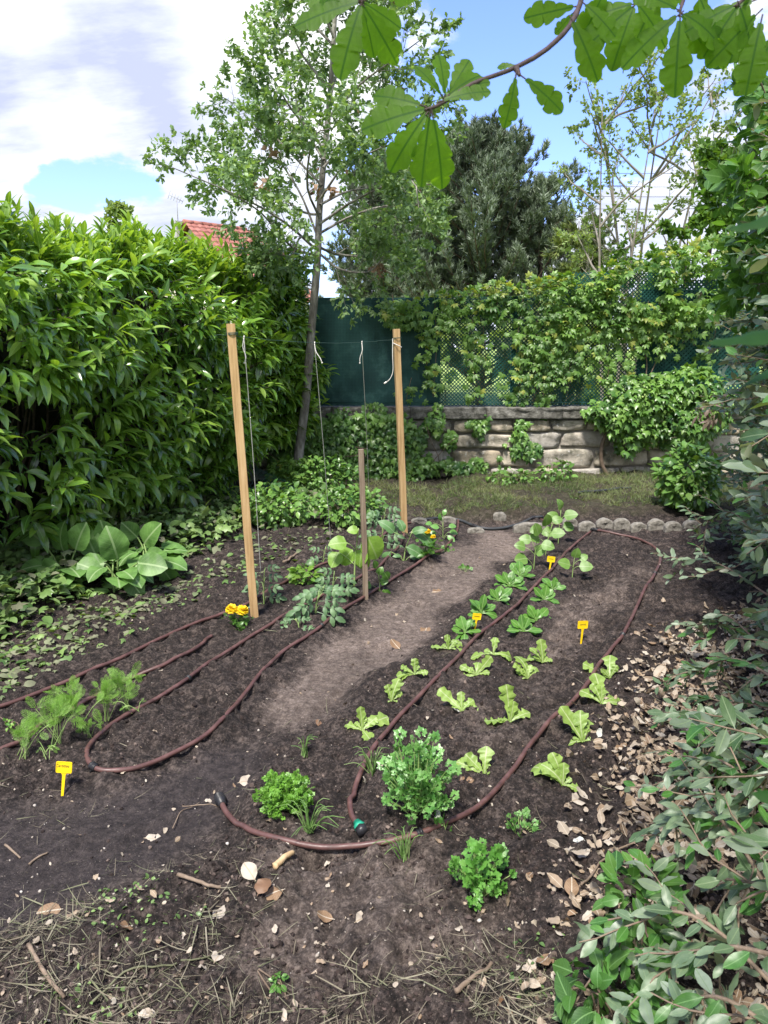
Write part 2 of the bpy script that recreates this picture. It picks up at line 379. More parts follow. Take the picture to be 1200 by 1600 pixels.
def build_soil():
    ys = [0.45]
    while ys[-1] < 9.35: ys.append(ys[-1] + max(.006, .0050 * ys[-1]))
    ys = np.array(ys)
    tt = np.linspace(-1, 1, 560)
    X = np.outer(np.clip(.9 + ys * .72, 0, 6), tt) + .0; Y = np.repeat(ys[:, None], 560, 1)
    X = np.clip(X, -4.9, 4.5)
    Z = gz(X, Y)
    ny, nx = X.shape; V = np.stack([X, Y, Z], -1).reshape(-1, 3)
    i = np.arange(ny - 1)[:, None] * nx; j = np.arange(nx - 1)[None]
    F = np.stack([i + j, i + j + 1, i + j + 1 + nx, i + j + nx], -1).reshape(-1, 4)
    mb = MB(); mb.add(V, F); o = mb.build('garden_soil', M_soil, kind='structure')
    a = o.data.color_attributes.new('zone', 'FLOAT_COLOR', 'POINT')
    x, y = V[:, 0], V[:, 1]
    lig = np.clip(samp(Z_light, x, y) + .30 * samp(Z_path, x, y) + .50 * samp(Z_mid, x, y) + .10, 0, 1)
    col = np.stack([lig, samp(Z_wet, x, y), np.clip(samp(Z_back, x, y) + .7 * samp(Z_backL, x, y), 0, 1), np.ones(len(x))], -1)
    a.data.foreach_set('color', col.astype(np.float32).ravel())
build_soil()
M_lawn = simple('lawn_grass', [(.16, .22, .05), (.24, .33, .07), (.36, .42, .13)], .9, 3, .8, 60)
mb = MB(); g = 400.; mb.add([(-g, -g, -.13), (g, -g, -.13), (g, g, -.13), (-g, g, -.13)], [(0, 1, 2, 3)]); mb.build('ground', M_lawn, kind='structure')

# clods of soil
ico = bmesh.new(); bmesh.ops.create_icosphere(ico, subdivisions=1, radius=.5); ICO_V = np.array([v.co[:] for v in ico.verts]); ICO_F = np.array([[v.index for v in f.verts] for f in ico.faces]); ico.free()
ico = bmesh.new(); bmesh.ops.create_icosphere(ico, subdivisions=2, radius=.5); IC2_V = np.array([v.co[:] for v in ico.verts]); IC2_F = np.array([[v.index for v in f.verts] for f in ico.faces]); ico.free()
def blob_tpl(seed, amt=.5, fine=False):
    r = RS(seed); V = (IC2_V if fine else ICO_V).copy(); V = V * (1 + (r.rand(len(V), 1) - .5) * amt) * np.array([1, .8 + .3 * r.rand(), .6 + .3 * r.rand()])
    return V, (IC2_F if fine else ICO_F), np.zeros((len(V), 2))
def scatter(rng, n, y0=1.0, y1=8.4, near=True):
    """random ground points within the view, denser near the camera"""
    u = rng.rand(n) * 1500 - 150; v = 770 + (1700 - 770) * rng.rand(n) ** .8
    return flat(u, v)
rng = RS(1)
n = 28000; P = scatter(rng, n); x, y = P.T
k = (rng.rand(n) < (1 - .88 * samp(Z_path, x, y)) * (1 - .6 * samp(Z_back, x, y))) & (fbm(x * 5, y * 5, 40) > .40); x, y = x[k], y[k]; n = len(x)
sz = .003 + .013 * rng.rand(n) ** 4 + (rng.rand(n) < .006) * .010
pos = np.stack([x, y, gz(x, y) + sz * .10], -1); d = rng.randn(n, 3); nn = rng.randn(n, 3)
mb = MB(); stamps(mb, [blob_tpl(i, 1.3) for i in range(8)], rng, pos, d, nn, sz); mb.F = [(f_, m_, False) for f_, m_, _ in mb.F]
M_clod, t_, p_, o_ = new_mat('soil_clod')
c_ = ramp(t_, geo_rand(t_), [(0, (.016, .012, .011)), (.6, (.040, .029, .026)), (.9, (.085, .063, .055)), (.97, (.17, .13, .11))])
t_.links.new(c_, p_.inputs['Base Color']); setp(p_, Roughness=.95); p_.inputs['Specular IOR Level'].default_value = .2
mb.build('soil_clods', M_clod, kind='stuff', label='dark crumbly clods of soil strewn over the planting beds')
n = 1500; P = scatter(rng, n); x, y = P.T; k = y < 6.4; x, y = x[k], y[k]; n = len(x)
x, y = x[::2], y[::2]; n = len(x); sz = .003 + .011 * rng.rand(n) ** 4; pos = np.stack([x, y, gz(x, y) + sz * .15], -1)
mb = MB(); stamps(mb, [blob_tpl(i + 20, 1.0) for i in range(6)], rng, pos, rng.randn(n, 3), rng.randn(n, 3), sz)
M_peb, t_, p_, o_ = new_mat('pebble')
c_ = ramp(t_, geo_rand(t_), [(0, (.16, .13, .11)), (.5, (.30, .26, .22)), (.85, (.38, .34, .30)), (1, (.50, .47, .43))])
t_.links.new(c_, p_.inputs['Base Color']); setp(p_, Roughness=.8)
mb.build('pebbles', M_peb, kind='stuff', label='tiny pale pebbles and crumbs scattered in the soil')

# ------------------------------------------------------------------ stone wall with coping
WY, WX0, WX1, WZ = 8.55, -1.75, 4.4, .87
M_stone, t_, p_, o_ = new_mat('wall_stone')
pos_ = N(t_, 'ShaderNodeNewGeometry').outputs['Position']
c_ = ramp(t_, geo_rand(t_), [(0, (.52, .44, .33)), (.35, (.60, .54, .44)), (.6, (.60, .56, .50)), (.85, (.48, .45, .41)), (1, (.62, .48, .28))])
c_ = mix(t_, .55, c_, ramp(t_, noise(t_, pos_, 11, 8, .65), [(.3, (.30, .29, .27)), (.55, (.75, .73, .70)), (.75, (1, 1, 1))]), 'MULTIPLY')
c_ = mix(t_, ramp(t_, noise(t_, pos_, 4.0, 5, .6), [(.46, (0, 0, 0)), (.62, (.9, .9, .9))]), c_, (.075, .075, .05))
c_ = mix(t_, ramp(t_, noise(t_, pos_, 26, 5, .7), [(.57, (0, 0, 0)), (.66, (.8, .8, .8))]), c_, (.55, .54, .50))
t_.links.new(c_, p_.inputs['Base Color']); setp(p_, Roughness=.9)
b_ = N(t_, 'ShaderNodeBump'); b_.inputs['Strength'].default_value = .9; b_.inputs['Distance'].default_value = .02
t_.links.new(noise(t_, pos_, 34, 9, .8), b_.inputs['Height']); t_.links.new(b_.outputs[0], p_.inputs['Normal'])
M_mort = simple('wall_mortar', [(.16, .145, .12), (.26, .235, .20), (.34, .31, .27)], .95, 12, .8, 50)
M_cope = simple('coping_stone', [(.045, .043, .036), (.13, .125, .11), (.27, .26, .235)], .92, 14, .8, 45, dist=.02)
wall = thing('stone_wall', 'low garden wall of rough pale stone blocks with a mossy coping slab', 'wall', ((WX0 + WX1) / 2, WY + .15, 0))
mb = MB(); box(mb, ((WX0 + WX1) / 2, WY + .17, .36), (WX1 - WX0, .26, .96)); mb.build('mortar_core', M_mort, wall)
mb = MB(); rng = RS(4); z = -.04
for hh_ in (.22, .205, .19, .165):
    x = WX0
    while x < WX1 - .1:
        w = .30 + rng.rand() * .50
        if WX1 - x - w < .15: w = WX1 - x
        h2 = hh_ - .012 + (rng.rand() - .5) * .035
        bm = bmesh.new(); bmesh.ops.create_cube(bm, size=1)
        bmesh.ops.subdivide_edges(bm, edges=bm.edges[:], cuts=6, use_grid_fill=True)
        sxx, szz = w - .018, h2; o1, o2 = rng.rand() * 90, rng.rand() * 90
        V = np.array([v.co[:] for v in bm.verts]); F = np.array([[v.index for v in f.verts] for f in bm.faces]); bm.free()
        q = np.abs(V * 2) ; e = np.maximum(q[:, 0], q[:, 2])
        nn1 = fbm(V[:, 0] * 3 + o1, V[:, 2] * 3 + o2, 5); nn2 = fbm(V[:, 0] * 3 + o2, V[:, 2] * 3 + o1, 8)
        rx = 1 - .10 * np.clip(q[:, 2] - .55, 0, 1) ** 2 * 2 - .08 * (nn2 - .3) * (q[:, 0] > .9); rz = 1 - .16 * np.clip(q[:, 0] - .6, 0, 1) ** 2 * 3 - .16 * (nn1 - .3) * (q[:, 2] > .9)
        rnd = .022 * np.clip(e - .66, 0, 1) ** 2 * 6
        Vn = np.stack([V[:, 0] * sxx * rx, V[:, 1] * .12 + np.where(V[:, 1] < 0, rnd - (nn1 - .5) * .05, 0), V[:, 2] * szz * rz], -1)
        Vn = Vn + np.array([x + w / 2, WY + .05 + (rng.rand() - .5) * .035, z + hh_ / 2]); fz = np.clip((Vn[:, 2] + .04) / .2, 0, 1) * np.clip((.78 - Vn[:, 2]) / .2, 0, 1); X_ = Vn[:, 0].copy(); Vn[:, 2] += (fbm(X_ * 1.7, Vn[:, 2] * 2, 6) - .5) * .10 * fz; Vn[:, 0] += (fbm(X_ * 2.5, Vn[:, 2] * 5, 9) - .5) * .10
        mb.add(Vn, F, None, 0, True)
        x += w
    z += hh_
mb.build('stone_course', M_stone, wall)
x = WX0 - .03; k = 0
while x < WX1:
    w = .75 + rng.rand() * .5; mb = MB()
    nx_, nz_ = 24, 6
    bm = bmesh.new(); bmesh.ops.create_cube(bm, size=1); bmesh.ops.subdivide_edges(bm, edges=bm.edges[:], cuts=9, use_grid_fill=True)
    V = np.array([v.co[:] for v in bm.verts]); F = np.array([[v.index for v in f.verts] for f in bm.faces]); bm.free()
    nn1 = fbm(V[:, 0] * 9 + k * 7, V[:, 2] * 3 + V[:, 1] * 4, 3)
    V = V * np.array([w - .008, .42, .125]); V[:, 2] += (nn1 - .5) * .022; V[:, 1] += (nn1 - .5) * .03
    mb.add(V + np.array([x + w / 2, WY + .16, WZ - .0625 + (rng.rand() - .5) * .006]), F, None, 0, True)
    mb.build('coping_slab', M_cope, wall); x += w; k += 1

# ------------------------------------------------------------------ green mesh fence
M_green = simple('green_plastic', [(.008, .040, .040), (.014, .062, .060), (.024, .09, .085)], .62, 2.5, .15, 30, spec=.3)
M_lat = simple('green_lattice_plastic', [(.008, .058, .050), (.014, .085, .072)], .55, 5, 0, spec=.3)
FY = WY + .17; FZ0, FZ1 = WZ + .005, WZ + 1.2
t_ = M_green.node_tree; p_ = [n for n in t_.nodes if n.type == 'BSDF_PRINCIPLED'][0]; c0_ = p_.inputs['Base Color'].links[0].from_socket
tc_ = N(t_, 'ShaderNodeTexCoord').outputs['Object']; s_ = N(t_, 'ShaderNodeSeparateXYZ'); t_.links.new(tc_, s_.inputs[0])
ga = mth(t_, 'SINE', mth(t_, 'MULTIPLY', mth(t_, 'ADD', s_.outputs[0], s_.outputs[2]), 190.)); gb = mth(t_, 'SINE', mth(t_, 'MULTIPLY', mth(t_, 'SUBTRACT', s_.outputs[0], s_.outputs[2]), 190.))
c1_ = mix(t_, mth(t_, 'MULTIPLY', mth(t_, 'GREATER_THAN', mth(t_, 'MULTIPLY', ga, gb), .25), .55), c0_, (.002, .014, .013))
c1_ = mix(t_, ramp(t_, noise(t_, tc_, 5, 6, .7), [(.52, (0, 0, 0)), (.75, (.5, .5, .5))]), c1_, (.07, .16, .14)); t_.links.new(c1_, p_.inputs['Base Color'])
fence = thing('mesh_fence', 'dark green mesh fence standing on the stone wall behind the plot', 'fence', (1.7, FY, FZ0))
# opaque screen (left) with faint sag
def sheet(x0, x1, y, z0, z1, nx=60, nz=24, amp=.012, th=.004, seed=0):
    X, Zz = np.meshgrid(np.linspace(x0, x1, nx), np.linspace(z0, z1, nz)); Yy = y + (fbm(X * 3, Zz * 3, seed) - .5) * amp * 2
    V = np.stack([X, Yy, Zz], -1).reshape(-1, 3); i = np.arange(nz - 1)[:, None] * nx; j = np.arange(nx - 1)[None]
    F = np.stack([i + j, i + j + 1, i + j + 1 + nx, i + j + nx], -1).reshape(-1, 4)
    V2 = V + np.array([0, th, 0]); m_ = MB(); m_.add(V, F); m_.add(V2, F[:, ::-1]); return m_
sheet(-.80, .62, FY - .01, FZ0, FZ1 + .01, seed=2).build('opaque_screen', M_green, fence)
def lattice(x0, x1, z0, z1, y, pitch=.052, w=.0115, name='lattice_panel'):
    m_ = MB(); th = .0035
    for s, yo in ((1, 0.), (-1, th + .0006)):
        c0, c1 = (x0 - z1, x1 - z0) if s > 0 else (x0 + z0, x1 + z1)
        for c in np.arange(c0, c1, pitch):
            # line x = c + s*z
            if s > 0: za, zb = max(z0, x0 - c), min(z1, x1 - c); a = (c + za, za); b = (c + zb, zb)
            else: za, zb = max(z0, c - x1), min(z1, c - x0); a = (c - za, za); b = (c - zb, zb)
            if zb - za < .01: continue
            a = np.array([a[0], y + yo, a[1]]); b = np.array([b[0], y + yo, b[1]]); t = nrm(b - a); u_ = np.cross(t, (0, 1, 0)) * w / 2; e = np.array([0, th, 0])
            V = [a - u_, a + u_, b + u_, b - u_, a - u_ + e, a + u_ + e, b + u_ + e, b - u_ + e]
            m_.add(V, [(0, 1, 2, 3), (7, 6, 5, 4), (0, 4, 5, 1), (2, 6, 7, 3), (0, 3, 7, 4), (1, 5, 6, 2)], None, 0, False)
    return m_
lattice(.62, 2.02, FZ0 + .0, FZ1 + .02, FY - .012, .042, .0105).build('lattice_panel', M_lat, fence)
lattice(2.06, 3.2, FZ0, FZ1 + .28, FY - .012, .042, .0105).build('lattice_panel', M_lat, fence)
lattice(3.2, 4.3, FZ0, FZ1 + .2, FY - .012, w=.022).build('lattice_panel', M_lat, fence)
m_ = sheet(2.9, 4.3, FY + .03, FZ0 + .25, FZ1 + .1, seed=5); m_.build('opaque_screen', M_green, fence)
for px_, w_ in ((.62, .05), (1.48, .055), (2.04, .04), (3.2, .05), (-.80, .05)):
    m_ = MB(); box(m_, (px_, FY + .025, (FZ0 + FZ1) / 2 + .01), (w_, .05, FZ1 - FZ0 + .03), None, 0, .004); m_.build('fence_post', M_green, fence)
for zz_ in (FZ0 + .04, FZ1 - .01):
    m_ = MB(); add_tube(m_, [(-.8, FY - .03, zz_), (4.3, FY - .03, zz_)], .004, 5); m_.build('tension_wire', M_green, fence)

# ------------------------------------------------------------------ house beyond the hedge
M_tile = simple('roof_tile', [(.20, .075, .062), (.29, .115, .09), (.38, .17, .14)], .8, 3, .3, 30)
M_render = simple('house_render', [(.55, .50, .42), (.62, .57, .49)], .9, 2, .2, 40)
M_glass = simple('window_glass', [(.03, .04, .05), (.05, .06, .07)], .1, 2, 0)
M_white = simple('white_paint', [(.65, .65, .63), (.75, .75, .73)], .5, 5, 0)
M_brick = simple('chimney_render', [(.35, .33, .36), (.45, .42, .45)], .9, 8, .3)
HD = 30.
rl = at(287, 350, HD); rr = at(430, 341, HD + 3.0)
house = thing('house', 'distant house with a red tiled roof showing above the laurel hedge', 'house', (rl[0] + 4, HD + 4, 0))
ax = nrm(np.array([rr[0] - rl[0], rr[1] - rl[1], 0.])); L_ = 3.2; back = np.array([-ax[1], ax[0], 0.]); ridgeZ = (rl[2] + rr[2]) / 2 - .28
r0 = np.array([rl[0], rl[1], ridgeZ]); dn = nrm(-back * 1.0 + np.array([0, 0, -.72])); slopeL = 5.2
def roof(sign):
    d = nrm(-back * sign + np.array([0, 0, -.72])); nr = nrm(np.cross(ax, d)); nr = nr if nr[2] > 0 else -nr
    A, B = np.meshgrid(np.linspace(0, L_, 400), np.linspace(0, slopeL, 130)); row = (B / .33) % 1
    Hh = .045 * row + .028 * np.abs(np.sin(A * np.pi / .26)) + .02 * vnoise(np.floor(A / .26), np.floor(B / .33), 3)
    V = r0 + A[..., None] * ax + B[..., None] * d + Hh[..., None] * nr; nx = 400; ny = 130; V = V.reshape(-1, 3)
    i = np.arange(ny - 1)[:, None] * nx; j = np.arange(nx - 1)[None]
    F = np.stack([i + j, i + j + 1, i + j + 1 + nx, i + j + nx], -1).reshape(-1, 4)
    m_ = MB(); m_.add(V, F, None, 0, False); m_.build('roof', M_tile, house)
roof(1); roof(-1)
m_ = MB()
for k in range(7): add_tube(m_, [r0 + ax * (k * .4), r0 + ax * (k * .4 + .42) + np.array([0, 0, .01])], [.12, .10], 8)
m_.build('ridge_tiles', M_tile, house)
ez = ridgeZ - slopeL * .72 / math.hypot(1, .72); hw = slopeL / math.hypot(1, .72)
m_ = MB(); gl = r0 + ax * .3; gr = r0 + ax * (L_ - .3)
V = []
for b_ in (gl, gr): V += [b_ - back * (hw - .4) - [0, 0, ridgeZ + .2 - .0], b_ + back * (hw - .4) - [0, 0, ridgeZ + .2], b_ + back * (hw - .4) - [0, 0, ridgeZ - ez - .15], b_ - [0, 0, .12], b_ - back * (hw - .4) - [0, 0, ridgeZ - ez - .15]]
V = np.array(V); m_.add(V, [(0, 1, 6, 5), (1, 2, 7, 6), (4, 0, 5, 9)], None, 0, False); m_.add(V, [(0, 4, 3, 2, 1), (5, 6, 7, 8, 9)], None, 0, False)
m_.build('wall', M_render, house)
for k in (1.0, 2.2):
    c = r0 + ax * k - back * (hw - .4 + .03); c[2] = 1.5; Rm = np.stack([ax, back, [0, 0, 1]], 1)
    m_ = MB(); box(m_, c, (1.3, .08, 1.35), Rm); w_ = m_.build('window', M_white, house)
    m_ = MB(); box(m_, c - back * .045, (.52, .02, 1.15), Rm); c2 = c - back * .045; m_ = MB(); box(m_, c2 - ax * .3, (.52, .02, 1.15), Rm); box(m_, c2 + ax * .3, (.52, .02, 1.15), Rm); m_.build('pane', M_glass, w_)
cc = at(276, 346, HD + .2); Rm = np.stack([ax, back, [0, 0, 1]], 1)
m_ = MB(); box(m_, (cc[0], cc[1], cc[2] - 1.3), (.22, .3, 2.4), Rm); box(m_, (cc[0], cc[1], cc[2] - .05), (.34, .40, .10), Rm); m_.build('chimney', M_brick, house)
m_ = MB(); a0 = np.array([cc[0] + .05, cc[1], cc[2] - .1]); a1 = a0 + [0, 0, .95]; add_tube(m_, [a0, a1], .016, 5)
b0 = a1 + [-.28, 0, .10]; b1 = a1 + [.2, .1, -.12]; add_tube(m_, [b0, b1], .012, 5)
for q in np.linspace(0, 1, 6): c = b0 * (1 - q) + b1 * q; add_tube(m_, [c - [.05, .0, .14 * (1 - q * .4)], c + [.05, 0, .14 * (1 - q * .4)]], .008, 4)
m_.build('aerial', simple('aerial_metal', [(.25, .25, .26), (.35, .35, .36)], .5, 5, 0), house)

# ------------------------------------------------------------------ power lines
M_wire = simple('cable', [(.06, .06, .065), (.09, .09, .1)], .6, 5, 0)
for k, (v0, v1) in enumerate(((272, 268), (292, 290), (308, 305), (329, 322))):
    a = at(720, v0 - 8, 70); b = at(1400, v1 - 6, 62); ts_ = np.linspace(0, 1, 30)[:, None]
    pts = a * (1 - ts_) + b * ts_; pts[:, 2] -= (1 - (2 * ts_[:, 0] - 1) ** 2) * .4
    m_ = MB(); add_tube(m_, pts, .022, 5, 0, False)
    m_.build('power_line', M_wire, None, label=['highest', 'second highest', 'second lowest', 'lowest'][k] + ' of the four thin power lines crossing the sky', category='cable', group='power lines beyond the trees')
# ------------------------------------------------------------------ laurel hedge
A0 = np.array([-2.95, 3.05]); A1 = np.array([-1.02, 8.75]); HT = nrm(A1 - A0); HNv = np.array([HT[1], -HT[0]]); HL = np.linalg.norm(A1 - A0)
def hedge_h(s): return 2.37 + .10 * np.sin(s * 1.9) + .10 * (vnoise(s * 2, 0 * s, 3) - .5) - .045 * s
M_laurel = leafmat('laurel_leaf', [(.022, .07, .012), (.065, .17, .02), (.135, .29, .03), (.25, .42, .055)], .24, .26, (1.9, 1.7, .45), rib=(.12, .28, .06), spec=.8, patch=1.6)
M_laurel2 = leafmat('laurel_new_leaf', [(.12, .26, .03), (.19, .35, .045), (.28, .42, .075)], .38, .40, (1.6, 1.5, .5), rib=(.30, .45, .12), spec=.5, patch=2)
M_bark = simple('brown_bark', [(.05, .038, .028), (.10, .078, .058)], .9, 20, .5)
lt = [leaf_tpl(*prof(.15, 7, .92, .85), fold=.22 + .1 * (i % 3), curl=.35 + .28 * (i % 4), twist=.3 * ((i % 3) - 1), seed=i, petiole=.06) for i in range(7)]
hedge = thing('laurel_hedge', 'tall glossy cherry laurel hedge along the left side of the plot', 'hedge', (*((A0 + A1) / 2), 0))
rng = RS(11); stems = MB(); LV = MB()
def shoots(n, pos, axis, nl, size, droop, newf, spread=.75, stem=.16):
    for a_ in range(n):
        pass
def hedge_shoots(pos, axis, nl, size, down, mi_new, spread):
    """leaf whorls along short shoots: vectorised over shoots"""
    k = len(pos); axis = nrm(axis); ref = nrm(np.cross(axis, rng.randn(k, 3))); ref2 = np.cross(axis, ref); L = size * 1.15
    ph0 = rng.rand(k) * 6.28
    for j in range(nl):
        f = (j + .5) / nl; ph = ph0 + j * 2.4
        rad = np.cos(ph)[:, None] * ref + np.sin(ph)[:, None] * ref2
        p = pos + axis * (L * f)[:, None]
        d = nrm(rad * spread * (1.15 - .5 * f) + axis * (.55 + .45 * f) + np.array([0, 0, -1.]) * down * (1.1 - f)[:, ] if False else rad * spread * (1.15 - .5 * f) + axis * (.55 + .45 * f) + np.array([0, 0, -down * (1.1 - f)]))
        nrmv = nrm(axis * 1.0 - d * .2 + np.array([0, 0, .9]) + rng.randn(k, 3) * .22)
        mis = (rng.rand(k) < mi_new * (.35 + f)).astype(int)
        stamps(LV, lt, rng, p, d, nrmv, size * (.82 + .38 * rng.rand(k)) * (1.05 - .25 * f), mis=mis)
    for i in range(0, k, 3): add_tube(stems, [pos[i] - axis[i] * .12, pos[i] + axis[i] * L[i]], [.0045, .002], 4, 0, False)
# front face, in lumpy layers
def face(n, off0, off1, size, zlo=.25):
    s = rng.rand(n) * HL; zf = rng.rand(n)
    top = hedge_h(s); low = zlo + .18 * np.sin(s * 1.3) + .25 * np.clip((s - 2.6) / 2.4, 0, 1)
    z = low + zf * (top - low)
    bulge = .34 * (fbm(s * 1.7, z * 1.7, 51) - .5) * 2 + .10 * (fbm(s * 5, z * 5, 52) - .5) * 2
    prof_ = .18 * np.sin(np.clip((z - low) / (top - low), 0, 1) * np.pi) - .25 * np.clip((z - top + .3) / .3, 0, 1) ** 2
    off = off0 + (off1 - off0) * rng.rand(n) + bulge + prof_
    P = A0[None] + HT[None] * s[:, None] + HNv[None] * off[:, None]
    keep = fbm(s * 3.3, z * 3.8, 61) > .34 + .11 * np.clip(z - .9, 0, 1)
    pos = np.stack([P[:, 0], P[:, 1], z], -1)[keep]; n_ = len(pos)
    ax_ = np.array([HNv[0], HNv[1], .42])[None] + rng.randn(n_, 3) * .32
    return pos, ax_
pos, ax_ = face(1000, -.02, .04, .15); hedge_shoots(pos, ax_, 7, np.full(len(pos), .158) * (.8 + .4 * rng.rand(len(pos))), 1.0, .28, .75)
pos, ax_ = face(800, -.22, -.06, .15, .2); hedge_shoots(pos, ax_, 6, np.full(len(pos), .15), .9, .08, .8)
pos, ax_ = face(600, -.42, -.25, .15, .15); hedge_shoots(pos, ax_, 6, np.full(len(pos), .13), .4, .0, 1.0)
# top: upright new shoots, bright
n = 1150; s = rng.rand(n) * HL; dep = -rng.rand(n) ** 1.3 * .9 + .06; P = A0 + HT * s[:, None] + HNv * dep[:, None]
z = hedge_h(s) - .10 + (rng.rand(n) - .5) * .22 + .10 * (fbm(s * 5, dep * 5, 70) - .4) - .25 * np.clip(dep + .1, 0, 1) * 2
pos = np.stack([P[:, 0], P[:, 1], z], -1); ax_ = np.array([HNv[0] * .22, HNv[1] * .22, 1.]) + rng.randn(n, 3) * .25
hedge_shoots(pos, ax_, 8, np.full(n, .125) * (.75 + .5 * rng.rand(n)), .0, 1.1, .5)
n = 110; s = rng.rand(n) * HL; dep = -rng.rand(n) * .5; P = A0 + HT * s[:, None] + HNv * dep[:, None]
pos = np.stack([P[:, 0], P[:, 1], hedge_h(s) + .02 + .12 * rng.rand(n)], -1); ax_ = np.array([0, 0, 1.]) + rng.randn(n, 3) * .2
hedge_shoots(pos, ax_, 8, np.full(n, .12), .0, 1.2, .42)
# right end cap towards the oak
n = 520; th = rng.rand(n) * 1.7; z = .55 + rng.rand(n) ** .9 * 1.95; rr_ = .40 + .14 * (fbm(th * 3, z * 2, 5) - .5)
pos = np.stack([A1[0] - .42 + rr_ * np.sin(th) * 1.15, A1[1] - .45 - rr_ * np.cos(th) * .9, z], -1)
ax_ = np.stack([np.sin(th), -np.cos(th), .4 + 0 * th], -1) + rng.randn(n, 3) * .3; hedge_shoots(pos, ax_, 7, np.full(n, .135), .5, .2, .85)
LV.build('foliage', [M_laurel, M_laurel2], hedge); 
# woody inside: dense branches
for k in range(170):
    s = rng.rand() * HL; b = A0 + HT * s - HNv * (.55 + .2 * rng.rand()); p0 = np.array([b[0], b[1], -.1]); tgt = np.array([b[0], b[1], 0]) + np.append(HNv * (.5 * rng.rand() + .05) + HT * (rng.rand() - .5) * .8, .8 + 1.45 * rng.rand())
    md = (p0 + tgt) / 2 + rng.randn(3) * .08; add_tube(stems, spline([p0, md, tgt], 8), np.linspace(.016, .004, 8), 5, 0, False)
stems.build('branches', M_bark, hedge)
# stand-in sheets for the dense twigs inside, their shade put into the colour
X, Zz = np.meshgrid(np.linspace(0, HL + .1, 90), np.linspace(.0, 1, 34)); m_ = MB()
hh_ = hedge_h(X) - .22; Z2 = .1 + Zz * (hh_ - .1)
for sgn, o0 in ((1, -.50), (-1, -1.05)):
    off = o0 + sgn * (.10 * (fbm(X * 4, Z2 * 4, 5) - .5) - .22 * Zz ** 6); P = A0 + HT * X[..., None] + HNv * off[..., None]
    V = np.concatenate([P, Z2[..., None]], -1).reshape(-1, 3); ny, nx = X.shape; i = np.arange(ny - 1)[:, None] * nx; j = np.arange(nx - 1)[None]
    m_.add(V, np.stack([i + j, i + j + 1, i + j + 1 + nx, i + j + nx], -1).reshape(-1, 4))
m_.build('shade_core', simple('shaded_twig_core', [(.008, .014, .006), (.018, .026, .010), (.03, .03, .018)], .95, 14, 1., 60, dist=.05), hedge)

# ------------------------------------------------------------------ trees
oak_t = [leaf_tpl(*prof(.26, 9, 1.15, .75, 3, .30), fold=.2, curl=.3 + .3 * (i % 3), seed=i, petiole=.1) for i in range(4)]
ov_t = [leaf_tpl(*prof(.30, 5, .9, .8), fold=.2, curl=.3 + .4 * (i % 3), seed=i, petiole=.1) for i in range(4)]
def wander(p, d, L, n, rng, jit=.12, up=.0):
    pts = [np.array(p, float)]; d = nrm(np.array(d, float)); st = L / n
    for i in range(n):
        d = nrm(d + rng.randn(3) * jit + np.array([0, 0, up])); pts.append(pts[-1] + d * st)
    return np.array(pts)
def rosettes(mb, tips, dirs, rng, tpls, size, k, mi_p=0., flat_=.5):
    tips = np.asarray(tips); dirs = nrm(np.asarray(dirs)); n = len(tips)
    for j in range(k):
        r = nrm(rng.randn(n, 3) + dirs * .9); nv = nrm(np.array([0, 0, 1.]) * flat_ + rng.randn(n, 3) * .45)
        p = tips - dirs * (rng.rand(n, 1) * size * 1.1); stamps(mb, tpls, rng, p, r, nv, size * (.7 + .6 * rng.rand(n)), mis=(rng.rand(n) < mi_p).astype(int))
def sub(mb, path, r0, rng, n, L, depth, tips, dirs, spread=.9, up=.05, sides=5, f0=.25):
    """side shoots along a path, recursively; gathers twig tips"""
    m = len(path)
    for k in range(n):
        f = f0 + (1 - f0) * (k + rng.rand()) / n; i = min(int(f * (m - 1)), m - 2); p = path[i] + (path[i + 1] - path[i]) * (f * (m - 1) - i)
        ax_ = nrm(path[i + 1] - path[i]); side = rng.randn(3); side = nrm(side - ax_ * side.dot(ax_)); d = nrm(ax_ * .75 + side * spread)
        l = L * (1.1 - .55 * f) * (.7 + .6 * rng.rand()); q = wander(p, d, l, 5, rng, .16, up)
        r = r0 * .5 * (1.1 - .6 * f); add_tube(mb, q, np.linspace(r, r * .35, 6), sides, 0, False)
        if depth > 0: sub(mb, q, r * .8, rng, max(3, n - 2), L * .5, depth - 1, tips, dirs, spread, up, 4, .2)
        for t_ in (3, 4, 5): tips.append(q[t_]); dirs.append(q[t_] - q[t_ - 1])
M_oakbark = simple('oak_bark', [(.07, .062, .052), (.19, .175, .155), (.40, .38, .345)], .9, 16, .9, 40, stretch=(1, 1, .35), dist=.02)
M_oakleaf = leafmat('oak_leaf', [(.075, .15, .065), (.12, .21, .085), (.17, .28, .11), (.25, .36, .15)], .5, .36, (1.6, 1.6, .6), patch=2.5)
M_deadleaf = leafmat('withered_leaf', [(.16, .085, .05), (.30, .17, .10), (.42, .30, .20)], .8, .15, (1.2, 1, .8))
OD = 7.9; rng = RS(21)
oak = thing('oak_tree', 'slender young oak with pale bark growing between the hedge and the green fence', 'tree', at(466, 718, OD))
trunk = spline([at(462, 745, OD), at(468, 700, OD), at(478, 620, OD), at(488, 500, OD), at(496, 405, OD), at(499, 330, OD + .05), at(507, 240, OD + .1), at(517, 130, OD + .15), at(524, 10, OD + .1), at(528, -130, OD)], 46)
tb = MB(); add_tube(tb, trunk, np.linspace(.052, .016, 46) * (1 + .10 * (RS(2).rand(46) - .5)), 12); 
tips, dirs = [], []; cr = MB()
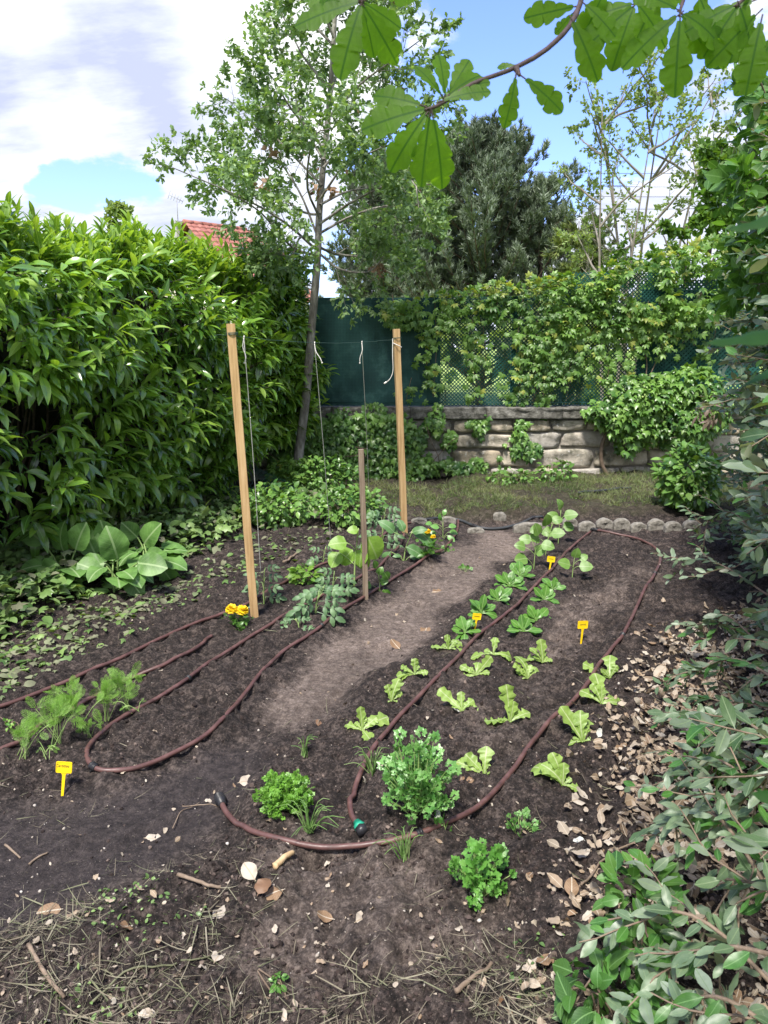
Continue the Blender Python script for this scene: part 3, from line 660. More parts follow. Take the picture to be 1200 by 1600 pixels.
limbs = [((496, 392), (448, 350), (385, 312), (270, 262), -.5), ((497, 372), (468, 300), (425, 235), (385, 180), .3), ((496, 400), (455, 385), (405, 330), (345, 295), -.9),
         ((499, 365), (548, 338), (600, 322), (660, 318), .3), ((499, 350), (560, 310), (640, 280), (655, 330), -.6), ((503, 290), (455, 240), (400, 185), (345, 150), .5),
         ((505, 262), (560, 205), (630, 180), (700, 165), .4), ((508, 235), (455, 170), (425, 120), (405, 105), -.5), ((512, 185), (565, 130), (620, 90), (660, 60), -.4),
         ((516, 140), (475, 90), (450, 40), (435, 10), .4), ((520, 95), (560, 40), (600, 0), (625, -40), .3), ((522, 60), (500, 10), (470, -30), (445, -70), -.3),
         ((497, 385), (520, 395), (560, 400), (640, 392), .4), ((500, 335), (470, 330), (420, 290), (330, 225), .7), ((501, 310), (540, 255), (575, 240), (610, 225), -.9),
         ((506, 250), (480, 205), (462, 150), (480, 85), .8), ((514, 160), (530, 110), (570, 60), (590, 30), .9), ((497, 380), (470, 370), (455, 400), (420, 392), -.5), ((498, 395), (530, 420), (575, 425), (600, 400), -.3),
         ((499, 340), (480, 290), (490, 215), (520, 200), -1.), ((500, 320), (540, 300), (585, 290), (600, 265), 1.1), ((524, 20), (545, -40), (560, -90), (580, -130), .2), ((520, 70), (490, 30), (530, -20), (480, -80), .6)]
for a, b, c, e, dz in limbs:
    pth = spline([at(*a, OD), at(*b, OD + dz * .35), at(*c, OD + dz * .8), at(*e, OD + dz * 1.2)], 12)
    add_tube(cr, pth, np.linspace(.014, .004, 12), 6, 0, False)
    sub(cr, pth, .009, rng, 10, .50, 1, tips, dirs, .85, .03)
lv = MB(); tips = np.array(tips); dirs = np.array(dirs); sel = rng.rand(len(tips)) < .80
rosettes(lv, tips[sel], dirs[sel], rng, oak_t, .053, 5, .003, .6)
tb.build('trunk', M_oakbark, oak); cr.build('branches', M_oakbark, oak); lv.build('crown', [M_oakleaf, M_deadleaf], oak)
m_ = MB()
for (u, v) in ((428, 232), (490, 296), (412, 290), (521, 296), (595, 416), (588, 424), (415, 282)):
    p = at(u, v, OD - .15); k = 7; stamps(m_, [leaf_tpl(*prof(.3, 7, 1, .8, 2, .2), fold=.5, curl=1.6, twist=.8, seed=3)], rng, p + rng.randn(k, 3) * .03, rng.randn(k, 3) + [0, 0, -1], rng.randn(k, 3), .085)
m_.build('withered_leaves', M_deadleaf, oak)

# pines beyond the fence
M_needle = leafmat('pine_needles', [(.10, .145, .09), (.14, .19, .12), (.20, .245, .17)], .55, .15, (1, 1, .7), patch=1.0)
M_needle2 = leafmat('cedar_needles', [(.05, .10, .04), (.09, .15, .045), (.19, .22, .06)], .55, .2, patch=.8)
M_pinebark = simple('pine_bark', [(.07, .05, .04), (.15, .105, .08)], .9, 5, .5)
def tuft_tpl(seed, nb=13, w=.075):
    r = RS(seed); V = []; F = []
    for k in range(nb):
        d = nrm(np.array([r.randn() * .55, .9, r.randn() * .55])); s = nrm(np.cross(d, r.randn(3))) * w; b = np.array([0, r.rand() * .45, 0]); n0 = len(V)
        V += [b - s, b + s, b + d * .6]; F.append((n0, n0 + 1, n0 + 2))
    return np.array(V), np.array(F), np.zeros((len(V), 2))
tufts = [tuft_tpl(i) for i in range(5)]
def conifer(name, label, cat, u, vtop, D, wpx, seed, mat, vbase=640, dens=1.0, shape=.8, upturn=.25, lean=0, group='conifers beyond the fence', tuft=.24, whorls=30, gap=0.0):
    rng = RS(seed); top = at(u, vtop, D); base = np.array([top[0] - lean, D, -.13]); H = top[2] - base[2]; Wd = wpx / FPX * D / 2
    o = thing(name, label, cat, base, group)
    tp = spline([base, base + [lean * .4, .1, H * .5], top], 20); tb = MB(); add_tube(tb, tp, np.linspace(.16, .015, 20) * H / 9, 8); lv = MB(); P = []; Dd = []
    br = MB()
    for k in range(whorls):
        f = .06 + .93 * (k / whorls) ** .9
        c = tp[min(int(f * 19), 18)] * (1 - (f * 19 % 1)) + tp[min(int(f * 19) + 1, 19)] * (f * 19 % 1)
        R = Wd * (1 - f) ** shape * (.75 + .4 * rng.rand()) * min(1, (f + .12) / .3) + .12
        nb = rng.randint(5, 8)
        for j in range(nb):
            a_ = rng.rand() * 6.28; r = R * (.65 + .5 * rng.rand()); d = np.array([math.cos(a_), math.sin(a_), .10 + .25 * rng.rand()])
            q = wander(c, d, r, 6, rng, .09, upturn * .22); add_tube(br, q, np.linspace(.035, .008, 7) * H / 9, 4, 0, False)
            for t_ in np.arange(.25, 1.001, max(.18 / max(r, .3), .06)):
                i = min(int(t_ * 6), 5); pp = q[i] * (1 - (t_ * 6 - i)) + q[i + 1] * (t_ * 6 - i); bd = nrm(q[i + 1] - q[i])
                m = int(3 * dens)
                for _ in range(m):
                    sd = nrm(bd * .6 + rng.randn(3) * .6 + np.array([0, 0, upturn])); l = .08 + .35 * rng.rand() * (1.1 - .5 * t_) * min(1, r)
                    for g_ in (0.35, .7, 1.0): P.append(pp + sd * l * g_); Dd.append(sd + [0, 0, upturn * 1.2])
    P = np.array(P); Dd = np.array(Dd); k = rng.rand(len(P)) > gap; P = P[k]; Dd = Dd[k]
    stamps(lv, tufts, rng, P, Dd, rng.randn(len(P), 3), tuft * (.7 + .6 * rng.rand(len(P))))
    tb.build('trunk', M_pinebark, o); br.build('branches', M_pinebark, o); lv.build('crown', mat, o); return o
conifer('pine_tree', 'tall dark pine with pointed shoots behind the middle of the green fence', 'tree', 762, 196, 22, 540, 31, M_needle, dens=1.2, shape=.75, whorls=34, gap=.25, upturn=.6)
conifer('pine_tree', 'smaller dark pine leaning against the right flank of the tallest pine', 'tree', 852, 282, 21, 230, 32, M_needle, dens=1.0, shape=.7, whorls=22, gap=.25, upturn=.6)
conifer('pine_tree', 'bluish pine standing behind the young oak, left of the tallest pine', 'tree', 612, 262, 24, 330, 33, M_needle, dens=1.0, shape=.5, whorls=28, gap=.2, upturn=.5)
conifer('cedar_tree', 'low yellowish conifer with drooping branch ends right of the pines', 'tree', 905, 345, 19, 130, 34, M_needle2, dens=1.0, shape=.35, upturn=-.05, whorls=16)

def broadleaf(name, label, D, u, vtop, wpx, seed, mat, lsize=.09, nlimb=9, dens=1., vb=.2, per=4, group='broadleaf trees beyond the fence', sparse=1., stems_=1, bark=None, depth=1, Lf=1.0, tp=None):
    rng = RS(seed); top = at(u, vtop, D); H = top[2] + .13; base = np.array([top[0], D, -.13]); Wd = wpx / FPX * D / 2
    o = thing(name, label, 'tree', base, group); tb = MB(); br = MB(); tips = []; dirs = []
    for s_ in range(stems_):
        tpx = spline([base + [(s_ - (stems_ - 1) / 2) * .12, 0, 0], base + [(rng.rand() - .5) * .2 * Wd + (s_ - (stems_ - 1) / 2) * .3 * Wd, (rng.rand() - .5) * Wd * .3, H * .5], top + [(s_ - (stems_ - 1) / 2) * .7 * Wd, (rng.rand() - .5) * .4 * Wd, -H * .04 * rng.rand()]], 16)
        add_tube(tb, tpx, np.linspace(.10, .012, 16) * H / 8 * (.55 if stems_ > 1 else 1), 7)
        for k in range(nlimb):
            f = vb + (1 - vb) * (k + rng.rand()) / nlimb; i = min(int(f * 15), 14); c = tpx[i]; a_ = rng.rand() * 6.28
            r = Wd * math.sin(math.pi * min(max((f - vb * .5) / (1.08 - vb * .5), 0.08), .97)) ** .6 * (.7 + .5 * rng.rand())
            q = wander(c, (math.cos(a_), math.sin(a_), .75), r * 1.15, 7, rng, .13, .03); add_tube(br, q, np.linspace(.035, .008, 8) * H / 8, 5, 0, False)
            sub(br, q, .02 * H / 8, rng, int(6 * dens), r * .5 * Lf, depth, tips, dirs, .8, .04, 4)
    tips = np.array(tips); dirs = np.array(dirs); sel = rng.rand(len(tips)) < sparse; lv = MB()
    rosettes(lv, tips[sel], dirs[sel], rng, tp or ov_t, lsize, per, 0, .4)
    tb.build('trunk', bark or M_bark, o); br.build('branches', bark or M_bark, o); lv.build('crown', mat, o); return o
M_pale = leafmat('pale_green_leaf', [(.12, .20, .06), (.18, .27, .08), (.26, .34, .13)], .5, .4, patch=1)
M_mid = leafmat('mid_green_leaf', [(.05, .13, .02), (.09, .19, .03), (.15, .27, .05)], .5, .35, patch=1)
M_palebark = simple('grey_bark', [(.16, .14, .115), (.27, .245, .21)], .9, 10, .4)
broadleaf('birch_tree', 'thin airy tree with sparse pale leaves against the sky, right of the pines', 13, 1035, 110, 270, 41, M_pale, .062, 9, .8, .25, 3, stems_=3, bark=M_palebark, sparse=.5, depth=2, Lf=.9)
broadleaf('birch_tree', 'bare twiggy tree with few leaves leaning left over the creeper, nearest the power lines', 12, 985, 150, 210, 47, M_pale, .055, 8, .7, .35, 2, stems_=2, bark=M_palebark, sparse=.42, depth=2)
broadleaf('maple_tree', 'full green tree at the far right beyond the fence', 11.5, 1135, 215, 230, 42, M_mid, .10, 16, 1.1, .12, 5)
broadleaf('maple_tree', 'small bushy tree just above the creeper right of the cedar', 11, 1075, 330, 120, 45, M_mid, .08, 9, .9, .15, 4)
broadleaf('ash_tree', 'round dark green tree between the tallest pine and the oak', 27, 690, 222, 230, 43, M_mid, .16, 16, 1.0, .2, 6)
broadleaf('ash_tree', 'pale tree top peeking over the laurel hedge left of the roof', 14, 195, 318, 110, 44, M_pale, .10, 7, .9, .45, 5)
broadleaf('ash_tree', 'low green tree in the gap under the leaning twiggy tree', 26, 960, 395, 130, 49, M_mid, .15, 12, .9, .15, 5)
for k_, (u_, v_, w_, D_) in enumerate(((700, 560, 200, 18), (880, 555, 220, 17))):
    broadleaf('garden_bush', ['light green bush behind the fence left of the centre post', 'light green bush behind the fence under the creeper'][k_], D_, u_, v_, w_, 60 + k_, M_pale, .12, 8, .8, .1, 5, group='bushes behind the fence')
# ------------------------------------------------------------------ silvery shrub on the right
def shrub_x(y): return .18 + .425 * y
M_silver = leafmat('silvery_leaf', [(.028, .075, .020), (.05, .115, .034), (.08, .155, .052), (.13, .19, .11), (.22, .27, .20)], .42, .22, (1.4, 1.5, .7), rib=(.16, .22, .12), spec=.45, patch=3, back=(.24, .26, .18))
M_silver2 = leafmat('green_shrub_leaf', [(.03, .10, .02), (.05, .16, .03), (.09, .22, .04)], .4, .3, (1.6, 1.6, .5), rib=(.12, .25, .08), patch=3, back=(.14, .20, .09))
M_twig = simple('grey_brown_twig', [(.12, .085, .06), (.25, .19, .14)], .85, 30, .4)
el_t = [leaf_tpl(*prof(.205, 8, .95, .75), fold=.12 + .12 * (i % 3), curl=-.5 + .45 * (i % 4), twist=.35 * ((i % 3) - 1), wave=.18, seed=i + 3, petiole=.09) for i in range(6)]
rng = RS(51)
shrub = thing('elaeagnus_shrub', 'large silvery leaved evergreen shrub filling the right edge of the plot', 'shrub', (2.2, 3.4, 0))
st = MB(); LV = MB()
def along(path, size, step, down=.1, mi2=.12, k0=.2):
    L = np.linalg.norm(np.diff(path, axis=0), axis=1).sum(); n = max(3, int(L / step)); m = len(path)
    f = k0 + (1 - k0) * (np.arange(n) + .5) / n; i = np.minimum((f * (m - 1)).astype(int), m - 2); w = (f * (m - 1) - i)[:, None]
    P = path[i] * (1 - w) + path[i + 1] * w; T = nrm(path[i + 1] - path[i]); s = nrm(np.cross(T, [0, 0, 1.]) + .01); sg = np.where(np.arange(n) % 2, 1, -1)[:, None]
    d = nrm(T * .6 + s * sg * .9 + rng.randn(n, 3) * .35 + [0, 0, -down]); nv = np.array([0, 0, 1.]) + rng.randn(n, 3) * .45 + np.array([-.25, -.25, 0])
    stamps(LV, el_t, rng, P, d, nv, size * (.65 + .6 * rng.rand(n)), mis=(rng.rand(n) < mi2).astype(int))
for k in range(1600):
    y = 1.15 + (6.3 - 1.15) * rng.rand() ** 1.0; h = .05 + rng.rand() ** .85 * 2.75; dep = rng.rand() ** 1.5 * .95
    lowlean = -.08 * max(0, 1 - h / .9) * (y < 3.2)
    bul = .30 * (fbm(np.array(y * 1.5), np.array(h * 1.5), 77, 2) - .5)
    x = shrub_x(y) + lowlean + bul + dep + .10 - .035 * y * (h > 1.0) + .05 * y * (h > 2.3)
    p0 = np.array([x + .30, y + rng.randn() * .1, h - .12]); d = nrm(np.array([-.9, -.35 + rng.randn() * .6, .30 + rng.randn() * .45]))
    q = wander(p0, d, .26 + .22 * rng.rand(), 6, rng, .18, -.03); add_tube(st, q, np.linspace(.0045, .0015, 7), 4, 0, False)
    along(q, .058 + .026 * rng.rand(), .023)
# main limbs
for k in range(46):
    y = 1.3 + 5.0 * rng.rand(); x = shrub_x(y) + .75 + .3 * rng.rand(); p0 = np.array([x, y, -.05]); tg = np.array([x - .12 + abs(rng.randn()) * .15, y + rng.randn() * .5, .6 + 2.1 * rng.rand()])
    q = spline([p0, (p0 + tg) / 2 + rng.randn(3) * [.05, .15, .1] + [.08, 0, 0], tg], 10); add_tube(st, q, np.linspace(.019, .005, 10), 6, 0, False); 
    for _ in range(6):
        i = rng.randint(3, 9); e = wander(q[i], (-.6, rng.randn() * .6, .3), .30, 6, rng, .2); add_tube(st, e, np.linspace(.006, .002, 7), 4, 0, False); along(e, .07, .04)
# long low sprays reaching over the litter at the front
for (a, b, c, ya, yb) in (((1230, 1560), (1080, 1430), (930, 1440), 1.25, 1.5), ((1220, 1420), (1110, 1270), (1000, 1300), 1.45, 1.8), ((1250, 1330), (1130, 1190), (1040, 1215), 1.5, 2.1), ((1240, 1500), (1120, 1480), (1020, 1530), 1.15, 1.35),
                          ((1260, 1200), (1150, 1120), (1090, 1130), 1.6, 2.3), ((1240, 1080), (1150, 1030), (1085, 1050), 2.0, 2.6), ((1240, 1180), (1170, 1240), (1110, 1300), 1.4, 1.7), ((1250, 1640), (1130, 1560), (1050, 1570), 1.05, 1.2), ((1250, 1400), (1180, 1380), (1100, 1370), 1.25, 1.5),
                          ((1200, 930), (1120, 880), (1050, 873), 3.4, 4.0), ((1190, 1010), (1130, 960), (1080, 990), 3.0, 3.4), ((1190, 850), (1140, 800), (1080, 830), 4.0, 4.6)):
    q = spline([at(*a, ya), at(*b, (ya + yb) / 2), at(*c, yb)], 14); add_tube(st, q, np.linspace(.0055, .002, 14), 5, 0, False); along(q, .056, .018, mi2=.15, k0=.1)
    for _ in range(5):
        i = rng.randint(3, 12); e = wander(q[i], nrm(q[i + 1] - q[i]) + rng.randn(3) * .6, .2, 5, rng, .2); add_tube(st, e, np.linspace(.003, .0015, 6), 4, 0, False); along(e, .05, .02)
# two leaves close to the lens
for (u, v, D, du, dv, s_) in ((1215, 320, .50, -.7, .35, .042), (1220, 510, .48, -1, .25, .055), (1235, 560, .55, -.9, .3, .05), (1225, 1250, .8, -.9, -.1, .06), (1230, 1120, .8, -.8, .5, .05)):
    p = at(u + 40, v, D); stamps(LV, el_t, rng, p, (du, .1, -dv * .6), (-.1, .3, -1), s_, mis=np.array([2]))
    add_tube(st, spline([[shrub_x(p[1] + 1.2) + .5, p[1] + 1.2, p[2] - .35], p + [.55, .55, -.05], p + [.12, .04, .03], p], 20), np.linspace(.006, .0013, 20), 5, 0, False)
LV.build('foliage', [M_silver, M_silver2, leafmat('deep_green_leaf', [(.010, .040, .006), (.016, .055, .009)], .65, .15, (1.5, 1.5, .5), pamt=.1, spec=.15)], shrub); st.build('branches', M_twig, shrub)
# the taller green hazel-like shrub above it
hz = thing('hazel_shrub', 'fresh green leafy shrub rising above the silvery one at the upper right edge', 'shrub', (3.2, 4.9, 0))
rng = RS(57); st = MB(); LV = MB(); hz_t = [leaf_tpl(*prof(.34, 7, .8, .7), fold=.15, curl=.2 + .3 * (i % 3), seed=i, petiole=.12) for i in range(4)]
tips, dirs = [], []
for (u, v, D) in ((1150, 190, 4.4), (1185, 120, 4.2), (1130, 290, 4.8), (1170, 260, 4.0), (1200, 330, 4.0), (1210, 180, 3.6), (1240, 60, 3.8), (1155, 380, 4.8), (1190, 420, 4.4), (1215, 250, 3.4), (1260, 340, 3.4), (1250, 140, 4.3), (1180, 60, 4.9)):
    tg = at(u, v, D); p0 = np.array([3.2, 4.9, 0.02]) + rng.randn(3) * [.25, .25, 0]; q = spline([p0, (p0 + tg) / 2 + [.35, .1, .1], tg], 14); add_tube(st, q, np.linspace(.02, .004, 14), 6, 0, False); sub(st, q, .010, rng, 9, .38, 1, tips, dirs, .9, .02, 4, .45)
rosettes(LV, tips, dirs, rng, hz_t, .068, 2, 0, .7); M_hazel = leafmat('hazel_leaf', [(.04, .12, .022), (.065, .165, .03), (.11, .235, .05)], .45, .38, (1.6, 1.6, .5), rib=(.16, .3, .1), patch=2)
LV.build('foliage', M_hazel, hz); st.build('branches', M_twig, hz)

# ------------------------------------------------------------------ creepers on fence and wall
def palm_tpl(seed):
    r = RS(seed); VV, FF, UU = [], [], []; n0 = 0
    for k, a_ in enumerate((-1.45, -.72, 0, .72, 1.45)):
        V, F, U = leaf_tpl(*prof(.20, 5, .85, .8), fold=.2, curl=.5 + .3 * r.rand()); s = (1 - .16 * abs(a_)) * .62; V = V * s; c_, s_ = math.cos(a_), math.sin(a_)
        V = np.stack([V[:, 0] * c_ + V[:, 1] * s_, -V[:, 0] * s_ + V[:, 1] * c_, V[:, 2]], -1) + [0, .3, 0]; VV.append(V); FF.append(F + n0); UU.append(U); n0 += len(V)
    return np.concatenate(VV), np.concatenate(FF), np.concatenate(UU)
def ivy_tpl(seed, cup=.15):
    r = RS(seed); pts = [(0, 0), (-.18, -.10), (-.42, .05), (-.30, .30), (-.46, .52), (-.20, .58), (0, 1.0), (.20, .58), (.46, .52), (.30, .30), (.42, .05), (.18, -.10)]
    V = [(0, .34, .06)] + [(x * (.85 + .3 * r.rand()), y, -cup * (x * x + (y - .4) ** 2) * 2 - .05 * r.rand()) for x, y in pts]; n = len(pts)
    F = [(0, 1 + (i + 1) % n, 1 + i) for i in range(n)]; UV = [(.5, .3)] + [(.5 + x, y) for x, y in pts]
    return np.array(V), np.array(F), np.array(UV)
palms = [palm_tpl(i) for i in range(4)]; ivys = [ivy_tpl(i, .1 + .15 * i) for i in range(4)]
M_creep = leafmat('creeper_leaf', [(.035, .12, .025), (.07, .18, .032), (.13, .26, .05), (.22, .36, .08)], .42, .36, (1.6, 1.5, .45), patch=2.2)
M_creepn = leafmat('young_creeper_leaf', [(.22, .34, .05), (.32, .43, .07), (.38, .38, .10)], .45, .42, (1.5, 1.4, .5), patch=2)
M_ivy = leafmat('ivy_leaf', [(.035, .11, .028), (.065, .17, .036), (.11, .24, .05), (.19, .33, .07)], .35, .22, (1.6, 1.5, .5), patch=3)
M_stem = simple('vine_stem', [(.10, .07, .05), (.2, .15, .11)], .9, 30, .3)
rng = RS(71); lv = MB(); st = MB()
creeper = thing('virginia_creeper', 'fresh green creeper trailing over the fence top and hanging down it in strands', 'climbing plant', at(850, 560, FY - .1))
# density map along fence, in pixels of the wall plane: top hem and hanging strands
def hang(u, v0, v1, wpx, n, D=FY - .06, size=.10, mis=.08):
    n = int(n * .62); uu = u + (rng.randn(n)) * wpx * .5; vv = v0 + (v1 - v0) * rng.rand(n); P = at(uu, vv, D) + np.stack([0 * uu, -rng.rand(n) * .12, 0 * uu], -1)
    d = np.array([0, -.45, -.85]) + rng.randn(n, 3) * .38; nv = np.array([0, -1., .55]) + rng.randn(n, 3) * .35
    stamps(lv, palms, rng, P, d, nv, size * (.6 + .8 * rng.rand(n)), mis=(rng.rand(n) < mis).astype(int))
    p = spline([at(u + 3, v0 - 10, D), at(u + rng.randn() * 6, (v0 + v1) / 2, D - .02), at(u + rng.randn() * 5, v1, D - .01)], 14); add_tube(st, p, .0035, 4, 0, False)
for (u, v0, v1, w, n) in ((610, 470, 505, 22, 60), (640, 465, 510, 30, 90), (676, 470, 620, 20, 95), (668, 500, 600, 22, 50), (700, 465, 510, 26, 110), (738, 480, 625, 16, 95), (752, 520, 590, 18, 35), (770, 455, 500, 24, 110), (815, 470, 640, 32, 190), (840, 480, 600, 44, 300), (868, 470, 590, 40, 260), (890, 480, 585, 26, 130),
                          (810, 600, 650, 14, 26), (850, 560, 652, 10, 22), (846, 640, 655, 6, 3), (640, 600, 625, 22, 14), (930, 470, 560, 34, 170), (960, 470, 530, 40, 200), (985, 460, 590, 30, 160), (1010, 480, 530, 40, 190), (1050, 470, 520, 40, 170), (1090, 465, 500, 36, 130),
                          (1035, 500, 560, 26, 50), (1075, 500, 540, 16, 30), (945, 540, 600, 20, 40), (1100, 480, 560, 20, 60)): hang(u, v0, v1, w, n)
def hem(us, vs, n, thick, size=.095, mis=.45, dz=.14):      # the mass lying along the fence top
    u = us[0] + (us[-1] - us[0]) * rng.rand(n); v = np.interp(u, us, vs) + 14 * (fbm(u / 30, u * 0, 4) - .5) * 2 + rng.rand(n) ** .9 * thick
    kk = fbm(u / 26, v / 22, 14) > (.46 if thick > 60 else .28); u, v = u[kk], v[kk]; n = len(u)
    P = at(u, v, FY - .02) + np.stack([0 * u, (rng.rand(n) - .65) * dz * 2.2, 0 * u], -1); topness = np.clip(1 - (v - np.interp(u, us, vs)) / 22, 0, 1)
    d = rng.randn(n, 3) * .55 + np.array([0, -.55, -.25]) + np.array([0, .2, 1.2]) * topness[:, None] * .8; nv = np.array([0, -.55, 1.]) + rng.randn(n, 3) * .4
    stamps(lv, palms, rng, P, d, nv, size * (.6 + .8 * rng.rand(n)), mis=(rng.rand(n) < mis * topness + .06).astype(int))
hem([600, 660, 720, 780, 850, 900, 960], [478, 462, 452, 448, 440, 432, 425], 800, 32)
hem([860, 900, 960, 1010, 1060, 1110, 1160], [442, 428, 412, 402, 396, 380, 370], 1350, 95, .12)
hem([960, 1010, 1060, 1110, 1160], [412, 402, 396, 380, 370], 500, 110, .11, .25, .25)
for (pts) in (((1004, 612), (1025, 565), (1040, 520), (1030, 470)), ((1008, 605), (1010, 560), (995, 520), (990, 480)), ((1085, 540), (1075, 500), (1098, 455)), ((962, 560), (985, 590), (1000, 620)), ((1050, 460), (1062, 500), (1076, 530))):
    add_tube(st, spline([at(a, b, FY - .10) for a, b in pts], 14), .0065, 5, 0, False)
add_tube(st, spline([at(a, b, WY - .06) for a, b in ((956, 665), (942, 690), (940, 722), (950, 745))], 14), .022, 7, 0, False)
lv.build('foliage', [M_creep, M_creepn], creeper); st.build('stems', M_stem, creeper)
# ivy bush at the right on the wall
ivb = thing('ivy_bush', 'dense bright ivy bush bulging over the coping at the right end of the wall', 'climbing plant', at(1030, 690, WY))
rng = RS(73); lv = MB(); st = MB()
def blobleaf(lv, u, v, D, ru, rv, rd, n, tpls, size, down=.7, mi=0, up=.5, mis=0., jit=.45):
    a_ = rng.randn(n, 3); a_ = nrm(a_); a_[:, 1] = -np.abs(a_[:, 1]); r = (.55 + .5 * rng.rand(n) ** .5)
    sc = D / FPX; c = at(u, v, D); P = c + a_ * r[:, None] * np.array([ru * sc, rd, rv * sc]); d = a_ * .5 + np.array([0, -.3, -down]) + rng.randn(n, 3) * jit; nv = a_ * .6 + np.array([0, -.4, up]) + rng.randn(n, 3) * .3
    stamps(lv, tpls, rng, P, d, nv, size * (.6 + .7 * rng.rand(n)), mis=(rng.rand(n) < mis).astype(int) + mi)
for (u, v, ru, rv, n) in ((1010, 625, 62, 42, 620), (1075, 610, 52, 38, 460), (1060, 660, 60, 36, 480), (965, 650, 36, 30, 220), (1000, 670, 28, 26, 160), (975, 690, 16, 20, 70), (1100, 640, 40, 40, 300), (930, 640, 20, 16, 60)): blobleaf(lv, u, v, WY - .02, ru, rv, .26, int(n * 1.15), ivys, .085, mis=.35)
lv.build('foliage', [M_ivy, M_creep], ivb)
for k in range(14): p = at(960 + 150 * rng.rand(), 660 + 50 * rng.rand(), WY - .02); add_tube(st, wander(p, (rng.randn() * .6, -.5, .6), .35, 7, rng, .2), .004, 4, 0, False)
st.build('stems', M_stem, ivb)
# ivy matting over the left half of the wall
wiv = thing('wall_ivy', 'dark ivy matting the left half of the stone wall down to the ground', 'climbing plant', at(560, 720, WY - .05))
rng = RS(75); lv = MB(); n = 9000; u = 425 + 420 * rng.rand(n); v = 628 + 150 * rng.rand(n)
den = np.interp(u, [425, 500, 600, 650, 680, 720, 770, 845], [.9, .95, .95, .80, .62, .55, .45, .3]) * np.interp(v, [628, 640, 660, 700, 760], [.22, .4, 1, 1, .9]); k = (fbm(u / 22, v / 22, 8) - .5) * 1.5 + .5 < den; u, v = u[k], v[k]; n = len(u)
P = at(u, v, WY - .03) - np.stack([0 * u, rng.rand(n) * .13 * (den[k] > .5) + .01, 0 * u], -1); d = np.array([0, -.25, -.9]) + rng.randn(n, 3) * .45; nv = np.array([0, -1, .45]) + rng.randn(n, 3) * .35
stamps(lv, ivys, rng, P, d, nv, .075 * (.55 + .8 * rng.rand(n)), mis=(rng.rand(n) < .25).astype(int)); lv.build('foliage', [M_ivy, M_creep], wiv)
st = MB()
for k in range(26): u0 = 440 + 250 * rng.rand(); p = at(u0, 755, WY - .02); add_tube(st, wander(p, (rng.randn() * .35, -.03, 1), .75, 10, rng, .16), .0045, 4, 0, False)
st.build('stems', M_stem, wiv)
# small plants against the wall
def bush(name, label, cat, u, v, ru, rv, n, tpls, size, mats, D=None, rd=.2, down=.1, mis=.2, group=None, up=.9, jit=.5, stems=10):
    g_ = G(u, v + rv) if D is None else at(u, v + rv, D); o = thing(name, label, cat, g_, group); lv = MB(); Dn = g_[1]
    sc = Dn / FPX; a_ = nrm(rng.randn(n, 3)); r = (.35 + .7 * rng.rand(n) ** .5); c = at(u, v, Dn); P = c + a_ * r[:, None] * np.array([ru * sc, rd, rv * sc]); P[:, 2] = np.maximum(P[:, 2], gz(P[:, 0], P[:, 1]) + .01)
    d = a_ * .6 + np.array([0, -.2, -down]) + rng.randn(n, 3) * jit; nv = np.array([0, -.3, up]) + a_ * .4 + rng.randn(n, 3) * .3
    stamps(lv, tpls, rng, P, d, nv, size * (.6 + .8 * rng.rand(n)), mis=(rng.rand(n) < mis).astype(int)); lv.build('foliage', mats, o)
    st = MB()
    for k in range(stems): tg = P[rng.randint(n)]; add_tube(st, spline([g_ + rng.randn(3) * [.04, .04, 0], (g_ + tg) / 2 + rng.randn(3) * .03, tg], 6), .0025, 4, 0, False)
    st.build('stems', M_stem, o); return o
ov2 = [leaf_tpl(*prof(.30, 6, .85, .75), fold=.2, curl=.3 + .4 * (i % 3), seed=i, petiole=.1) for i in range(4)]
bush('rose_bush', 'leafy low bush at the right end of the wall beside the grass strip', 'bush', 1075, 745, 46, 48, 900, ov2, .075, [M_ivy, M_creep], rd=.28, group=None)
bush('nettle_plant', 'leafy weed clump in front of the ivy wall, behind the stake', 'weed', 500, 745, 60, 30, 700, ov2, .055, [M_ivy, M_creep], rd=.2)
bush('nettle_plant', 'leafy weed clump between the strings in front of the ivy wall', 'weed', 545, 790, 55, 26, 650, ov2, .052, [M_ivy, M_ivy], rd=.2)
bush('nettle_plant', 'leafy weed clump left of the first hanging string foot', 'weed', 430, 790, 60, 32, 700, ov2, .052, [M_ivy, M_creep], rd=.25)
bush('wild_strawberry', 'bright weed clump rising under the oak trunk', 'weed', 452, 745, 34, 26, 220, palms, .10, [M_creep, M_creepn], rd=.12)
bush('creeping_weed', 'small weed tuft at the foot of the wall under the hanging creeper', 'weed', 870, 735, 26, 16, 120, ov2, .06, [M_ivy, M_creep], rd=.12)
bush('creeping_weed', 'dark weed patch at the wall foot left of the bare vine stem', 'weed', 800, 745, 40, 12, 150, ov2, .055, [M_ivy, M_creep], rd=.14)
bush('elder_sapling', 'wispy purple tipped sapling in front of the ivy bush', 'sapling', 1108, 640, 20, 24, 60, [leaf_tpl(*prof(.14, 6, .9, .8), fold=.2, curl=.5, seed=1)], .10, [leafmat('purple_leaf', [(.12, .05, .07), (.25, .20, .14)], .5, .3), M_creep], D=6.6, rd=.12, down=.5)

